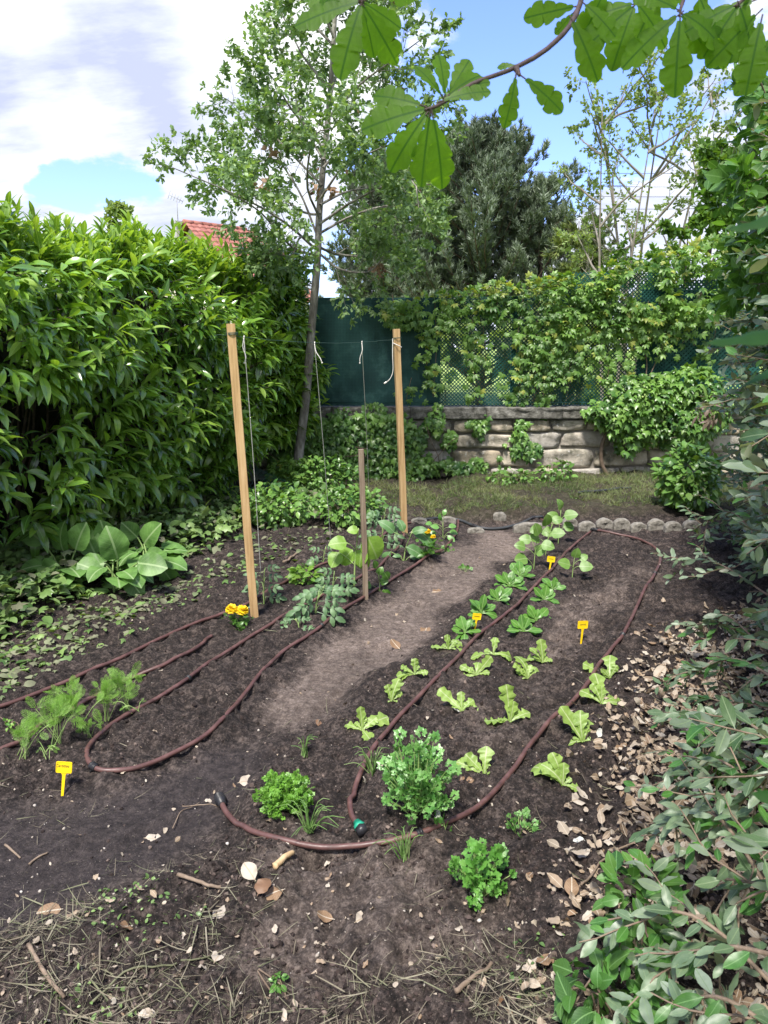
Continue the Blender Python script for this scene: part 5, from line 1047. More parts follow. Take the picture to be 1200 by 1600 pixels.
# ------------------------------------------------------------------ yellow plant labels
M_yel = simple('yellow_plastic', [(.84, .56, .010), (.88, .62, .016)], .42, 9, .05)
M_ink = simple('black_ink', [(.03, .025, .02), (.05, .04, .03)], .7, 9, 0)
def rrect(w, h, r, n=5):
    P = []
    for cx, cy, a0 in ((w / 2 - r, h / 2 - r, 0), (-w / 2 + r, h / 2 - r, 90), (-w / 2 + r, -h / 2 + r, 180), (w / 2 - r, -h / 2 + r, 270)):
        for k in range(n): a = math.radians(a0 + 90 * k / (n - 1)); P.append((cx + r * math.cos(a), cy + r * math.sin(a)))
    return P
def marker(label, u, v, hpx, yaw, roll, txt=None, lean=.0):
    b = G(u, v); sc = b[1] / FPX * 1.04; H = hpx * sc; w = H * .44; h = H * .33; o = thing('plant_label', label, 'plant label', b, 'yellow plastic plant labels')
    R = np.array(Matrix.Rotation(yaw, 3, 'Z') @ Matrix.Rotation(roll, 3, 'Y') @ Matrix.Rotation(lean, 3, 'X')); th = .0018
    def plate(pts, name, zc):
        mb = MB(); P = np.array(pts); k = len(P); V = np.concatenate([np.stack([P[:, 0], np.full(k, -th / 2), P[:, 1]], -1), np.stack([P[:, 0], np.full(k, th / 2), P[:, 1]], -1)])
        mb.add(V @ R.T + b, [tuple(range(k))[::-1]], None, 0, False); mb.add(V @ R.T + b, [tuple(range(k, 2 * k))], None, 0, False); mb.add(V @ R.T + b, [(i, (i + 1) % k, (i + 1) % k + k, i + k) for i in range(k)], None, 0, False); return mb.build(name, M_yel, o)
    pl = [(x, z + H - h / 2) for x, z in rrect(w, h, .12 * h)]; plate(pl, 'plate', 0)
    plate([(-.045 * H, -.12 * H), (-.012 * H, -.22 * H), (.02 * H, -.12 * H), (.05 * H, H - h - .05 * H), (.085 * H, H - h - .0005), (-.075 * H, H - h - .0005), (-.04 * H, H - h - .05 * H)], 'spike', 0)
    mb = MB(); f = .001
    for (cx, cz, ww, hh) in ((0, H - h * .04, w * .9, .0016), (0, H - h * .96, w * .9, .0016), (-w * .47, H - h / 2, .0016, h * .8), (w * .47, H - h / 2, .0016, h * .8)): box(mb, np.array([cx, -th / 2 - .0005, cz]) @ R.T + b, (ww, .0012, hh), R)
    mb.build('raised_rim', M_yel, o)
    if txt == 'scribble':
        mb = MB(); t = np.linspace(-.5, .5, 40); rg = RS(int(u)); zz = H - h * .45 + h * .13 * np.sin(t * 34 + rg.rand() * 6) * (.5 + .5 * vnoise(t * 9, t * 0, int(u))); V = np.stack([t * w * .6, np.full(40, -th / 2 - .0008), zz], -1) @ R.T + b; add_tube(mb, V, .0006, 4); mb.build('writing', M_ink, o); return
    if txt:
        cu = bpy.data.curves.new('writing', 'FONT'); cu.body = txt; cu.size = h * .36; cu.shear = .25; cu.extrude = .0001; cu.offset = -.00003; cu.align_x = 'CENTER'; to = bpy.data.objects.new('writing', cu); S.collection.objects.link(to)
        bpy.context.view_layer.update(); me = bpy.data.meshes.new_from_object(to.evaluated_get(bpy.context.evaluated_depsgraph_get())); bpy.data.objects.remove(to); me.materials.clear(); me.materials.append(M_ink)
        rg = RS(3)
        for vv in me.vertices:
            x, y, z = vv.co; y *= 1.05 + .15 * math.sin(x * 900); p = np.array([x * .86 - w * .10, -th / 2 - .0005 - z, y + H - h * .48 + .0006 * math.sin(x * 700)]) @ R.T; vv.co = p
        t2 = bpy.data.objects.new('writing', me); S.collection.objects.link(t2); t2.parent = o
marker('yellow plant label with handwriting in front of the carrots, farthest left', 98, 1244, 60, .05, .10, 'Carottes', -.1)
marker('yellow plant label between the spinach and the first lettuces', 741, 992, 32, .1, .13, 'scribble')
marker('yellow plant label among the bean plants, farthest back', 858, 893, 28, -.1, .09, 'scribble')
marker('yellow plant label standing alone on bare soil inside the right hose', 908, 1006, 39, .15, .03, 'scribble')

# ------------------------------------------------------------------ salad and vegetables
M_let = leafmat('lettuce_leaf', [(.17, .30, .045), (.25, .40, .075), (.34, .46, .13)], .45, .38, (1.3, 1.3, .6), rib=(.42, .50, .24), patch=14, pamt=.22)
M_spin = leafmat('spinach_leaf', [(.045, .15, .02), (.08, .22, .03), (.14, .29, .05)], .38, .3, (1.4, 1.4, .5), rib=(.22, .36, .11), patch=14, pamt=.22)
M_bean = leafmat('bean_leaf', [(.10, .24, .045), (.16, .32, .06), (.24, .38, .11)], .45, .38, (1.4, 1.4, .5), rib=(.25, .38, .14), patch=12, pamt=.2)
M_stalk = simple('green_stalk', [(.20, .32, .09), (.32, .42, .16)], .5, 30, 0)
def let_tpl(i):
    ts = np.linspace(0, 1, 14); env = np.interp(ts, [0, .18, .45, .72, .92, 1], [.05, .045, .10, .23, .17, .05]); ws = env * (1 + .22 * np.sin(ts * 23 + i * 2) * (ts > .3)); return leaf_tpl(ts, ws, fold=.25 - .1 * i, curl=.25 + .6 * (i % 3), wave=.55, twist=.35 * (i % 3 - 1), seed=i)
lett = [let_tpl(i) for i in range(5)]
ts_ = np.linspace(0, 1, 9); spin_t = [leaf_tpl(ts_, np.interp(ts_, [0, .25, .42, .65, .88, 1], [.03, .03, .14, .22, .15, .02]), fold=.1, curl=.2 + .5 * (i % 3), wave=.3, seed=i) for i in range(4)]
heart = [leaf_tpl(*prof(.44, 8, .72, .6), fold=.12, curl=.3 + .35 * (i % 3), wave=.1, seed=i) for i in range(4)]
def rosette(name, label, cat, group, u, v, leaves, tpls, mat, rg, dd=.12):
    """leaves: (tip dx, tip dy in photo pixels seen from the crown, optional depth lean)"""
    c = G(u, v); o = thing(name, label, cat, c, group); sc = np.linalg.norm(c - [0, 0, CAMH]) / FPX
    for (dx, dy) in list(leaves) + ([(dx_ * .45 + 3, abs(dy_) * .35 + 7) for dx_, dy_ in leaves[:3]] if name == 'lettuce' else []):
        el_ = max(.15, min(1, dy / max(1, math.hypot(dx, dy)))) if dy > 0 else .05
        L = math.hypot(dx, dy) * sc * 1.08; a = np.array([dx * sc, rg.randn() * .15 * L + (.25 * L if dy > abs(dx) * .5 else -.10 * L), dy * sc * 1.0])
        if dy <= 6: a = np.array([dx * sc, (-.9 if dy < 0 else -.05) * abs(min(dy, 0) * sc) * 1.6, .018])
        m_ = MB(); nv = np.array([rg.randn() * .25, -.55, .8]) if dy > 6 else np.array([rg.randn() * .2, -.25, 1.0]); s = max(np.linalg.norm(a), .035)
        stamp(m_, tpls[rg.randint(len(tpls))], c + [0, 0, .004], a, nv, s, sx=1 + .3 * rg.rand()); m_.build('leaf', mat, o)
    return o
rg = RS(101); GL = 'lettuce seedlings planted in rows'
let = [
 (566, 1142, [(-30, 8), (-2, 34), (40, 24), (12, -24)], 'lettuce nearest the camera left of the middle hose, just behind the chives'),
 (612, 1098, [(-24, -8), (4, 36), (-6, 24), (22, -8), (14, 14)], 'second lettuce left of the middle hose with the tallest frilly leaf'),
 (648, 1050, [(-32, 6), (0, 24), (20, 4), (-20, 14), (-34, -4)], 'third lettuce left of the middle hose'),
 (700, 1020, [(-26, 2), (-2, 22), (22, 14), (26, 0), (-10, 10)], 'lettuce left of the middle hose nearest the spinach label'),
 (757, 1200, [(-38, 24), (2, 40), (-26, 26), (4, -6), (14, 10)], 'lettuce directly right of the big celery clump, with a broad drooping leaf'),
 (722, 1106, [(-34, 28), (-2, 26), (18, 18), (24, 4), (-14, 10)], 'spreading lettuce right of the middle hose behind the celery'),
 (744, 1056, [(-40, 4), (-22, 18), (2, 24), (24, 26), (20, 2), (-34, -10)], 'wide lettuce in the middle of the bed with leaves on all sides'),
 (771, 1026, [(-36, 4), (0, 30), (32, 2), (34, 8)], 'flat spreading lettuce just below the spinach'),
 (797, 1130, [(-38, -2), (-2, 50), (30, 20), (6, 30), (-18, 4)], 'tall upright lettuce in the centre of the bed between the hoses'),
 (824, 1065, [(-38, 4), (-18, 22), (2, 40), (16, 18)], 'thin upright lettuce with one leaf lying to the left'),
 (848, 1038, [(-30, 16), (-2, 34), (14, 6), (-12, 26)], 'lettuce farthest back in the row nearest the lone label'),
 (880, 1218, [(-34, 40), (-6, 46), (20, -8), (-18, 40), (2, 30)], 'nearest lettuce outside the right hose with one leaf on the soil'),
 (911, 1152, [(-26, 44), (14, 42), (-34, 2), (4, 34), (14, 6), (-8, 44)], 'second lettuce outside the right hose beside a pale dry leaf'),
 (940, 1100, [(-26, 22), (-2, 44), (38, 14), (6, 26), (-8, 30)], 'third lettuce outside the right hose with leaves spread like a fan'),
 (953, 1058, [(-36, 20), (2, 34), (-20, 10), (-32, 12), (8, 20)], 'farthest lettuce outside the right hose, touching the hose')]
for u, v, L_, lab in let: rosette('lettuce', lab, 'lettuce', GL, u, v, [(a * 1.0, b * 1.0) for a, b in L_], lett, M_let, rg)
GS = 'spinach plants in two rows'
spn = [(727, 990, 'spinach plant half hidden behind the yellow label'), (752, 962, 'second spinach from the front in the left row'), (778, 935, 'third spinach from the front in the left row'), (797, 915, 'fourth spinach from the front in the left row'), (812, 902, 'farthest spinach in the left row'),
       (818, 990, 'nearest spinach in the right row'), (838, 972, 'large spinach in the right row with a round leaf to its right'), (850, 940, 'third spinach from the front in the right row'), (864, 920, 'farthest spinach in the right row')]
for k, (u, v, lab) in enumerate(spn):
    n = rg.randint(9, 12); s = 1 if k < 7 else .85; L_ = []
    for j in range(n): a = math.pi * (.04 + .92 * (j + rg.rand() * .6) / n); r = (11 + 13 * rg.rand()) * s; L_.append((r * math.cos(a) * 1.15, r * math.sin(a) * 1.15 + 3))
    L_ += [(-26 * s, -3), (27 * s, -4)] if k % 2 else [(24 * s, 2), (-12, -8)]
    if k == 0: L_ += [(-26, -14), (-6, -16)]
    if k == 6: L_ += [(38, -8)]
    rosette('spinach_plant', lab, 'spinach', GS, u, v, L_, spin_t, M_spin, rg)
def stemplant(name, label, cat, group, u, v, D_, nodes, tpls, mat, rg, stalk=M_stalk, r=.0035, parts=True, per=1):
    """nodes: (dx, dy, leaf dx, leaf dy, leaf size px); dx,dy from the foot in photo pixels"""
    c = G(u, v); o = thing(name, label, cat, c, group); sc = c[1] / FPX * 1.03; st = MB(); top = max(nodes, key=lambda q: q[1])
    def W_(dx, dy, off=0): return c + np.array([dx * sc, off, dy * sc])
    q = spline([c - [0, 0, .02], W_(top[0] * .3, top[1] * .5), W_(top[0], top[1])], 10); add_tube(st, q, np.linspace(r, r * .5, 10), 6)
    for (dx, dy, lx, ly, L) in nodes:
        f = max(0, min(.95, dy / max(top[1], 1) - .12)); b = q[int(f * 9)]; off = rg.randn() * .03; e = W_(dx, dy, off); add_tube(st, spline([b, (b + e) / 2 + [0, 0, .008], e], 6), r * .45, 5)
        m_ = MB(); stamp(m_, tpls[rg.randint(len(tpls))], e, np.array([lx, -.3 + rg.randn() * .2, ly]), np.array([rg.randn() * .25, -.75, .65]), L * sc); m_.build('leaf', mat, o)
    st.build('stem', stalk, o); return o
GB = 'young bean plants'
stemplant('bean_plant', 'leafy young bean plant at the back left of the salad bed', 'bean plant', GB, 834, 885, 0, [(-12, 18, -1, .1, 24), (2, 24, .6, .5, 22), (-14, 34, -.8, .5, 20), (10, 40, 1, .0, 22), (4, 56, -.3, 1, 22), (-4, 44, -1, .2, 20)], heart, M_bean, rg)
stemplant('bean_plant', 'bean plant just behind the front bean, with light green heart shaped leaves', 'bean plant', GB, 852, 868, 0, [(-10, 26, -.9, .3, 22), (8, 34, .9, .2, 22), (0, 46, 0, 1, 22), (-12, 44, -1, -.1, 18), (10, 52, .8, .5, 18)], heart, M_bean, rg)
stemplant('bean_plant', 'tallest bean plant in front of the edging stones', 'bean plant', GB, 872, 850, 0, [(-8, 20, -.9, .1, 20), (8, 26, .9, .2, 20), (-4, 40, -.6, .7, 20), (8, 44, 1, .3, 22), (2, 54, 0, 1, 20)], heart, M_bean, rg)
stemplant('bean_plant', 'bean plant standing alone right of the farthest label', 'bean plant', GB, 894, 902, 0, [(-6, 22, -1, .4, 22), (8, 20, 1, .1, 22), (2, 32, .2, 1, 18), (10, 28, .8, .7, 16)], heart, M_bean, rg)
# parsley and celery
def celery_tpl(seed, lob=3):
    r = RS(seed); VV, FF = [], []; n0 = 0
    for (px_, py_, a0, s) in ((0, .45, 0, .55), (-.12, .35, -.95, .5), (.12, .35, .95, .5), (-.05, .1, -1.25, .34), (.05, .1, 1.25, .34)):
        th = np.linspace(-2.3, 2.3, 13); rad = .5 + .16 * np.cos(th * 4.1 + r.rand()) ; P = [(rad[i] * math.sin(th[i]), .42 + rad[i] * math.cos(th[i])) for i in range(13)]; P = [(0, 0)] + P
        c_, s_ = math.cos(a0), math.sin(a0); V = [(0, .4, .05)] + [(x, y, -.12 * (x * x) + .06 * r.randn()) for x, y in P]; V = np.array(V) * s; V = np.stack([V[:, 0] * c_ + V[:, 1] * s_ + px_, -V[:, 0] * s_ + V[:, 1] * c_ + py_, V[:, 2]], -1)
        k = len(P); VV.append(V); FF.append(np.array([(0, 1 + (i + 1) % k, 1 + i) for i in range(k)]) + n0); n0 += len(V)
    V = np.concatenate(VV); return V, np.concatenate(FF), np.zeros((len(V), 2))
cels = [celery_tpl(i) for i in range(5)]
M_cel = leafmat('celery_leaf', [(.06, .19, .035), (.10, .28, .05), (.16, .36, .08), (.25, .43, .16)], .33, .3, (1.3, 1.4, .6), patch=20, pamt=.2, spec=.5)
M_par = leafmat('curly_parsley_leaf', [(.07, .20, .02), (.12, .29, .03), (.20, .40, .06)], .4, .3, (1.3, 1.3, .5), patch=25, pamt=.25)
M_cor = leafmat('coriander_leaf', [(.08, .24, .035), (.12, .32, .05), (.19, .40, .09)], .4, .35, (1.3, 1.3, .5), patch=20, pamt=.2)
def clump(name, label, cat, u, v, wpx, hpx, nst, tpls, size, mat, rg, group=None, per=3, fill=0, sr=.0022, low=0., spread=1.0):
    c = G(u, v); o = thing(name, label, cat, c, group); sc = c[1] / FPX * 1.06; H = hpx * sc; Wd = wpx * sc / 2; st = MB(); P = []; Dd = []
    for k in range(nst):
        a = rg.rand() * 6.28; rr_ = rg.rand() ** .6 * spread; h = H * (.35 + .65 * rg.rand()) * math.sqrt(max(.12, 1 - (rr_ * .8) ** 2)) if rg.rand() > low else H * .25
        e = c + np.array([math.cos(a) * Wd * rr_, math.sin(a) * Wd * rr_, h]); s0 = c + np.array([math.cos(a) * .018, math.sin(a) * .018, -.01]); md = s0 * .45 + e * .55 + [0, 0, h * .12]
        q = spline([s0, md, e], 7); add_tube(st, q, np.linspace(sr, sr * .5, 7), 5, 0, False)
        P.append(e); Dd.append(nrm(e - md))
        for j in range(per): i = rg.randint(4, 7); P.append(q[i] + rg.randn(3) * size * .35); Dd.append(nrm(nrm(e - md) * .5 + rg.randn(3) * .6 + [0, 0, .3]))
    P = np.array(P); Dd = np.array(Dd) + rg.randn(len(P), 3) * .3; nv = np.array([0, -.35, 1.]) + (P - c - [0, 0, H * .4]) / H * .9 + rg.randn(len(P), 3) * .3
    lv = MB(); stamps(lv, tpls, rg, P, Dd, nv, size * (.65 + .7 * rg.rand(len(P)))); lv.build('foliage', mat, o); st.build('stalks', M_stalk, o); return o
rg = RS(111)
clump('celery_plant', 'big bushy celery clump between the two hoses at the front of the salad bed', 'celery', 651, 1270, 118, 138, 95, cels, .030, M_cel, rg, per=2, low=.10)
clump('curly_parsley', 'small mound of bright curly parsley inside the front hose loop', 'parsley', 445, 1262, 92, 56, 170, cels, .013, M_par, rg, per=9, sr=.0012)
clump('coriander_plant', 'loose coriander clump right of and in front of the hose loop', 'coriander', 752, 1392, 100, 92, 34, cels, .030, M_cor, rg, per=2, low=.25)
clump('wilted_herb', 'small straggly herb wilting outside the front hose, near the shrub', 'herb', 812, 1292, 52, 24, 20, cels, .018, M_cel, rg, per=1, low=.5)
for (u, v, w, h, lab) in ((690, 1290, 40, 20, 'tiny celery offshoot under the big clump beside a pale round leaf'), (836, 845, 16, 10, 'tiny green seedling in front of the wide edging slab'), (725, 892, 18, 8, 'tiny green weed in the middle of the path'), (700, 860, 16, 8, 'tiny green weed on the path beside the hose bend')): clump('seedling', lab, 'seedling', u, v, w, h, 6, cels, .02, M_cor, rg, per=1)
# carrots: feathery tops
def feather_tpl(seed):
    r = RS(seed); V = []; F = []
    def strip(a, b, w):
        a = np.array(a); b = np.array(b); s = nrm(np.cross(b - a, [.1, .2, 1.])) * w; n0 = len(V); V.extend([a - s, a + s, b + s * .3, b - s * .3]); F.extend([(n0, n0 + 1, n0 + 2), (n0, n0 + 2, n0 + 3)])
    strip((0, 0, 0), (0, 1, 0), .010)
    for t in np.linspace(.15, .96, 9):
        for sg in (-1, 1):
            L = .24 * math.sin(math.pi * (t * .8 + .18)) + .05; d = np.array([sg * .8, .6, (r.rand() - .5) * .5]); e = np.array([0, t, 0]) + d * L; strip((0, t, 0), e, .009)
            for q in (.35, .6, .85):
                b = np.array([0, t, 0]) + d * L * q
                for s2 in (-1, 1): strip(b, b + np.array([sg * .45 - s2 * .45, .55 + s2 * sg * .2, (r.rand() - .5) * .4]) * L * .38, .011)
    return np.array(V), np.array(F), np.zeros((len(V), 2))
feat = [feather_tpl(i) for i in range(5)]; M_carrot = leafmat('carrot_leaf', [(.13, .30, .04), (.20, .40, .055), (.28, .48, .09)], .5, .4, (1.2, 1.2, .5), patch=20, pamt=.15)
rg = RS(121)
for (u, v, w, h, n, lab) in ((37, 1184, 60, 80, 12, 'carrot clump farthest left, in front of the open ended hose'), (88, 1164, 70, 96, 15, 'tall carrot clump second from the left'), (126, 1142, 60, 84, 13, 'carrot clump in the middle of the row, leaning right'), (168, 1128, 52, 80, 12, 'carrot clump fourth from the left'), (196, 1110, 60, 82, 13, 'tallest carrot clump at the right end of the row'),
                             (140, 1150, 50, 42, 8, 'low carrot clump spreading on the soil in front of the middle one'), (215, 1112, 60, 28, 6, 'single low carrot frond reaching right towards the hose'), (70, 1182, 70, 26, 7, 'low carrot tuft between the two leftmost clumps'), (110, 1110, 50, 60, 7, 'carrot clump behind the middle hose in the left bed')):
    c = G(u, v); o = thing('carrot_clump', lab, 'carrot plant', c, 'carrot tops in a row'); sc = c[1] / FPX * 1.06; st = MB(); P = []; Dd = []
    for k in range(int(n * .75)):
        e = c + np.array([rg.randn() * w * .27 * sc, rg.randn() * w * .16 * sc, h * sc * (.45 + .3 * rg.rand())]); md = c * .4 + e * .6 + [0, 0, .02]; q = spline([c + rg.randn(3) * [.01, .01, 0], md, e], 8); add_tube(st, q, .0014, 5, 0, False)
        dd = nrm(e - md); P += [e, e, q[6], q[5], q[6]]; Dd += [dd + rg.randn(3) * .25, dd + rg.randn(3) * .7, dd + rg.randn(3) * .8, dd + rg.randn(3) * .8, dd + rg.randn(3) * .9]
    P = np.array(P); Dd = np.array(Dd); Dd[:, 2] -= .15; lv = MB(); stamps(lv, feat, rg, P, Dd, np.array([0, -.7, .7]) + rg.randn(len(P), 3) * .4, h * sc * (.16 + .17 * rg.rand(len(P)))); lv.build('foliage', M_carrot, o); st.build('stalks', M_stalk, o)
# chives and leek tufts
M_chive = leafmat('chive_blade', [(.10, .22, .05), (.16, .30, .07), (.26, .36, .14)], .5, .25, (1.2, 1.2, .6), patch=20, pamt=.1)
for (u, v, w, h, n, lab) in ((482, 1300, 110, 58, 22, 'tuft of thin chives lying over the front hose, below the parsley'), (632, 1342, 100, 50, 20, 'tuft of chives draped over the hose in front of the celery'), (582, 1196, 90, 46, 18, 'sprawling chives beside the middle hose, left of the celery'), (475, 1180, 60, 34, 14, 'short upright chives behind the curly parsley')):
    c = G(u, v); sc = c[1] / FPX * 1.06; lv = MB(); o = thing('chive_tuft', lab, 'chives', c, 'chive tufts at the front of the salad bed')
    for k in range(n):
        a = rg.rand() * 6.28; R_ = w * sc * .5 * rg.rand() ** .5; Hh = h * sc * (.3 + .8 * rg.rand()); e = c + np.array([math.cos(a) * R_ * 1.2, math.sin(a) * R_ * .8, Hh * (1 - .6 * (R_ / (w * sc * .5)) ** 2) + .012]); s0 = c + rg.randn(3) * [.006, .006, 0]
        add_tube(lv, spline([s0, s0 * .5 + e * .5 + [0, 0, Hh * .45], e], 8), np.linspace(.0022, .001, 8), 4, 0, False)
    lv.build('blades', M_chive, o)
# marigolds
M_petal = leafmat('marigold_petal', [(.82, .52, .0), (.88, .62, .01), (.90, .72, .02)], .6, .3, (1.1, 1, .5), pamt=.1)
def marigold(label, u, v, flowers, s, rg, hpx):
    c = G(u, v); o = thing('marigold', label, 'flower', c, 'yellow marigolds'); sc = c[1] / FPX * 1.05; st = MB(); P = []; Dd = []
    for (dx, dy, r) in flowers:
        e = c + np.array([dx * sc, -.01, dy * sc]); add_tube(st, spline([c, (c + e) / 2 + [.01, 0, 0], e], 7), .0022, 5)
        m_ = MB(); n = 70; k = np.arange(n) + .5; ph = np.arccos(1 - k / n * 1.05); th = k * 2.39996; d = np.stack([np.cos(th) * np.sin(ph), np.sin(th) * np.sin(ph), np.cos(ph) * .75 + .1], -1)
        pt = leaf_tpl(*prof(.42, 5, 1.4, .6), fold=-.2, curl=.8, wave=.5); stamp(m_, pt, e + d * r * sc * .25, d + rg.randn(n, 3) * .15, nrm(np.array([0, 0, 1.]) + rg.randn(n, 3) * .2), r * sc * .85); m_.build('flower_head', M_petal, o)
        add_tube(st, [e - [0, 0, .014], e - [0, 0, .004], e + [0, 0, .004]], [.003, .008, .009], 7)
    for _ in range(60): h = rg.rand() * hpx * .8; P.append(c + np.array([rg.randn() * 9 * sc, rg.randn() * 9 * sc, h * sc])); Dd.append(rg.randn(3) * [1, 1, .4] + [0, 0, .4])
    lv = MB(); stamps(lv, feat, rg, np.array(P), np.array(Dd), rg.randn(60, 3) + [0, 0, 1], 13 * sc * (.6 + .7 * rg.rand(60))); stamps(lv, ov2, rg, np.array(P), np.array(Dd), rg.randn(60, 3) + [0, 0, 1], 8 * sc * (.6 + .7 * rg.rand(60)))
    lv.build('foliage', M_spin, o); st.build('stems', M_stalk, o)
marigold('marigold with two bright yellow heads beside the left post', 372, 972, [(-8, 31, 10), (8, 29, 10)], 1, rg, 30)
marigold('marigold with small yellow heads behind the eggplant leaf', 669, 866, [(-1, 36, 5), (7, 28, 4.5)], 1, rg, 26)
# tomatoes, cucumber, eggplant, basil, pepper
tom_t = []
for sd in range(3):
    VV, FF, n0 = [], [], 0
    for (py_, a0, s) in ((.62, 0, .42), (.5, -1.0, .36), (.5, 1.0, .36), (.22, -1.1, .34), (.22, 1.1, .34)):
        V, F, U = leaf_tpl(*prof(.24, 8, .9, .7, 3, .18), fold=.25, curl=.9, seed=sd); V = V * s; c_, s_ = math.cos(a0), math.sin(a0); V = np.stack([V[:, 0] * c_ + V[:, 1] * s_, -V[:, 0] * s_ + V[:, 1] * c_ + py_, V[:, 2]], -1); VV.append(V); FF.append(F + n0); n0 += len(V)
    V = np.array([(-.012, 0, 0), (.012, 0, 0), (.008, .65, 0), (-.008, .65, 0)]); VV.append(V); FF.append(np.array([(0, 1, 2), (0, 2, 3)]) + n0); V = np.concatenate(VV); tom_t.append((V, np.concatenate(FF), np.zeros((len(V), 2))))
M_tom = leafmat('tomato_leaf', [(.06, .14, .06), (.10, .20, .085), (.16, .27, .12)], .5, .3, (1.3, 1.4, .7), patch=15, pamt=.2)
rg = RS(131)
def tomato(label, u, v, hpx, wpx, n, s, lean=0):
    nodes = []
    for k in range(n): f = (k + .6) / n; sg = 1 if k % 2 else -1; nodes.append((lean * f + sg * 3, hpx * f, sg * (.9 + .2 * rg.rand()), .25 - .5 * rg.rand(), s * (1.1 - .4 * f)))
    return stemplant('tomato_plant', label, 'tomato plant', 'young tomato plants', u, v, 0, nodes, tom_t, M_tom, rg, r=.0038)
tomato('thin young tomato climbing the string beside the left post', 412, 938, 62, 60, 8, 34)
tomato('sprawling young tomato with droopy leaves between the left post and the stake', 492, 960, 50, 90, 12, 46, 14)
tomato('second sprawling tomato close behind the drooping one, left of the cucumber', 520, 930, 36, 70, 9, 38, 6)
tomato('small tomato drooping beside the hose below the basil', 468, 975, 22, 50, 6, 30, -10)
tomato('leafy tomato under the string behind the stake', 596, 850, 66, 60, 12, 34, 4)
tomato('small tomato between the second string foot and the basil', 505, 880, 26, 40, 6, 26, 2)
M_cuc = leafmat('cucumber_leaf', [(.16, .33, .04), (.22, .41, .05), (.30, .47, .09)], .45, .42, (1.2, 1.2, .5), rib=(.33, .48, .15), patch=14, pamt=.15)
stemplant('cucumber_plant', 'young cucumber plant with broad yellow green leaves tied to the stake', 'cucumber plant', None, 553, 924, 0, [(-24, 62, -.6, -1, 28), (-10, 82, -1, .15, 30), (-2, 66, -.7, -.6, 34), (10, 62, .3, -1, 30), (22, 90, .5, -1, 44), (14, 70, -.3, -1, 30), (8, 104, -1, .2, 18)], heart, M_cuc, rg, r=.0065)
M_egg = leafmat('eggplant_leaf', [(.055, .145, .04), (.085, .20, .06), (.13, .26, .09)], .5, .25, (1.4, 1.4, .5), rib=(.2, .3, .16), patch=12, pamt=.2)
eg_t = [leaf_tpl(*prof(.27, 9, .85, .7, 2, .08), fold=.18, curl=.6 + .3 * i, wave=.2, seed=i) for i in range(3)]
stemplant('eggplant', 'young eggplant with large drooping grey green leaves in front of the right post', 'eggplant', None, 630, 878, 0, [(-14, 46, -.6, .9, 34), (14, 48, .75, .6, 26), (16, 52, 1, -.45, 46), (4, 26, 1, -.30, 36), (10, 6, 1, .1, 24), (-4, 10, -.6, .2, 14), (0, 52, -.2, 1, 24), (-20, 16, -.7, -.8, 34)], eg_t, M_egg, rg, r=.0055)
stemplant('climbing_bean', 'small vine with rounded dark leaves just right of the stake', 'bean plant', None, 594, 918, 0, [(-14, 12, -.8, .3, 16), (0, 14, .6, .4, 15), (6, 4, .4, -.8, 18), (-2, 26, .2, .9, 15), (6, 34, .5, -.7, 16), (-6, 40, -.2, 1, 14), (-10, 2, -.3, -.9, 14)], heart, M_spin, rg, r=.0025)
bush('basil_plant', 'compact bright green basil plant behind the sprawling tomato', 'basil', 478, 898, 22, 12, 110, ov2, .052, [M_spin, M_cuc], rd=.07, mis=.7, jit=.3)
stemplant('pepper_plant', 'small pepper plant in front of the feeder pipe near the edging', 'pepper plant', None, 692, 838, 0, [(-8, 10, -.9, .1, 16), (8, 12, .9, .1, 16), (-5, 20, -.9, .3, 15), (6, 22, .8, .3, 15), (-2, 28, -.4, .9, 14), (0, 38, .2, 1, 12), (-16, 26, -1, 0, 12), (6, 8, .7, -.5, 16), (-6, 4, -.6, -.6, 15)], ov2, M_cel, rg)
for (u, v, lab) in ((15, 1130, 'small weed at the far left edge between the two hoses'), (435, 1530, 'tiny green clover weed at the bottom left of the bare soil')): bush('clover_weed', lab, 'weed', u, v, 10, 6, 24, ov2, .018, [M_spin, M_cuc], rd=.02, stems=3)

# ------------------------------------------------------------------ dead leaves, straw and twigs
dead_t = [leaf_tpl(*prof(.24 + .04 * (i % 3), 8, .9, .7), fold=.5 * (-1) ** i * .6, curl=[-1.1, .6, 1.2, -.5, .9, .2][i], twist=.5 * (i % 3 - 1), wave=.5, seed=i + 9, petiole=.08) for i in range(6)]
M_dead = leafmat('dry_leaf', [(.12, .08, .05), (.24, .17, .11), (.36, .28, .20), (.20, .11, .05), (.44, .37, .29), (.27, .22, .16)], .7, .12, (1.1, 1, .8), rib=(.42, .36, .28), patch=9, pamt=.12)
M_dead2 = leafmat('bleached_leaf', [(.40, .36, .30), (.50, .45, .38), (.30, .21, .13)], .65, .12, (1.1, 1, .8), rib=(.35, .28, .2), patch=20, pamt=.12)
M_straw = leafmat('dry_straw', [(.12, .10, .065), (.20, .17, .12), (.10, .125, .05), (.32, .28, .21)], .8, .1, (1, 1, .8), patch=3, pamt=.2)
rng = RS(141)
lit_poly = [(1020, 1040), (1080, 1000), (1190, 950), (1300, 1100), (1400, 1700), (860, 1680), (820, 1590), (880, 1500), (930, 1400), (960, 1330), (950, 1250), (960, 1160), (1000, 1080)]
def inpx(n, poly, box_):
    u = box_[0] + (box_[2] - box_[0]) * rng.rand(n); v = box_[1] + (box_[3] - box_[1]) * rng.rand(n); q = flat(u, v); P = [tuple(a) for a in flat(*np.array(poly, float).T)]
    return q
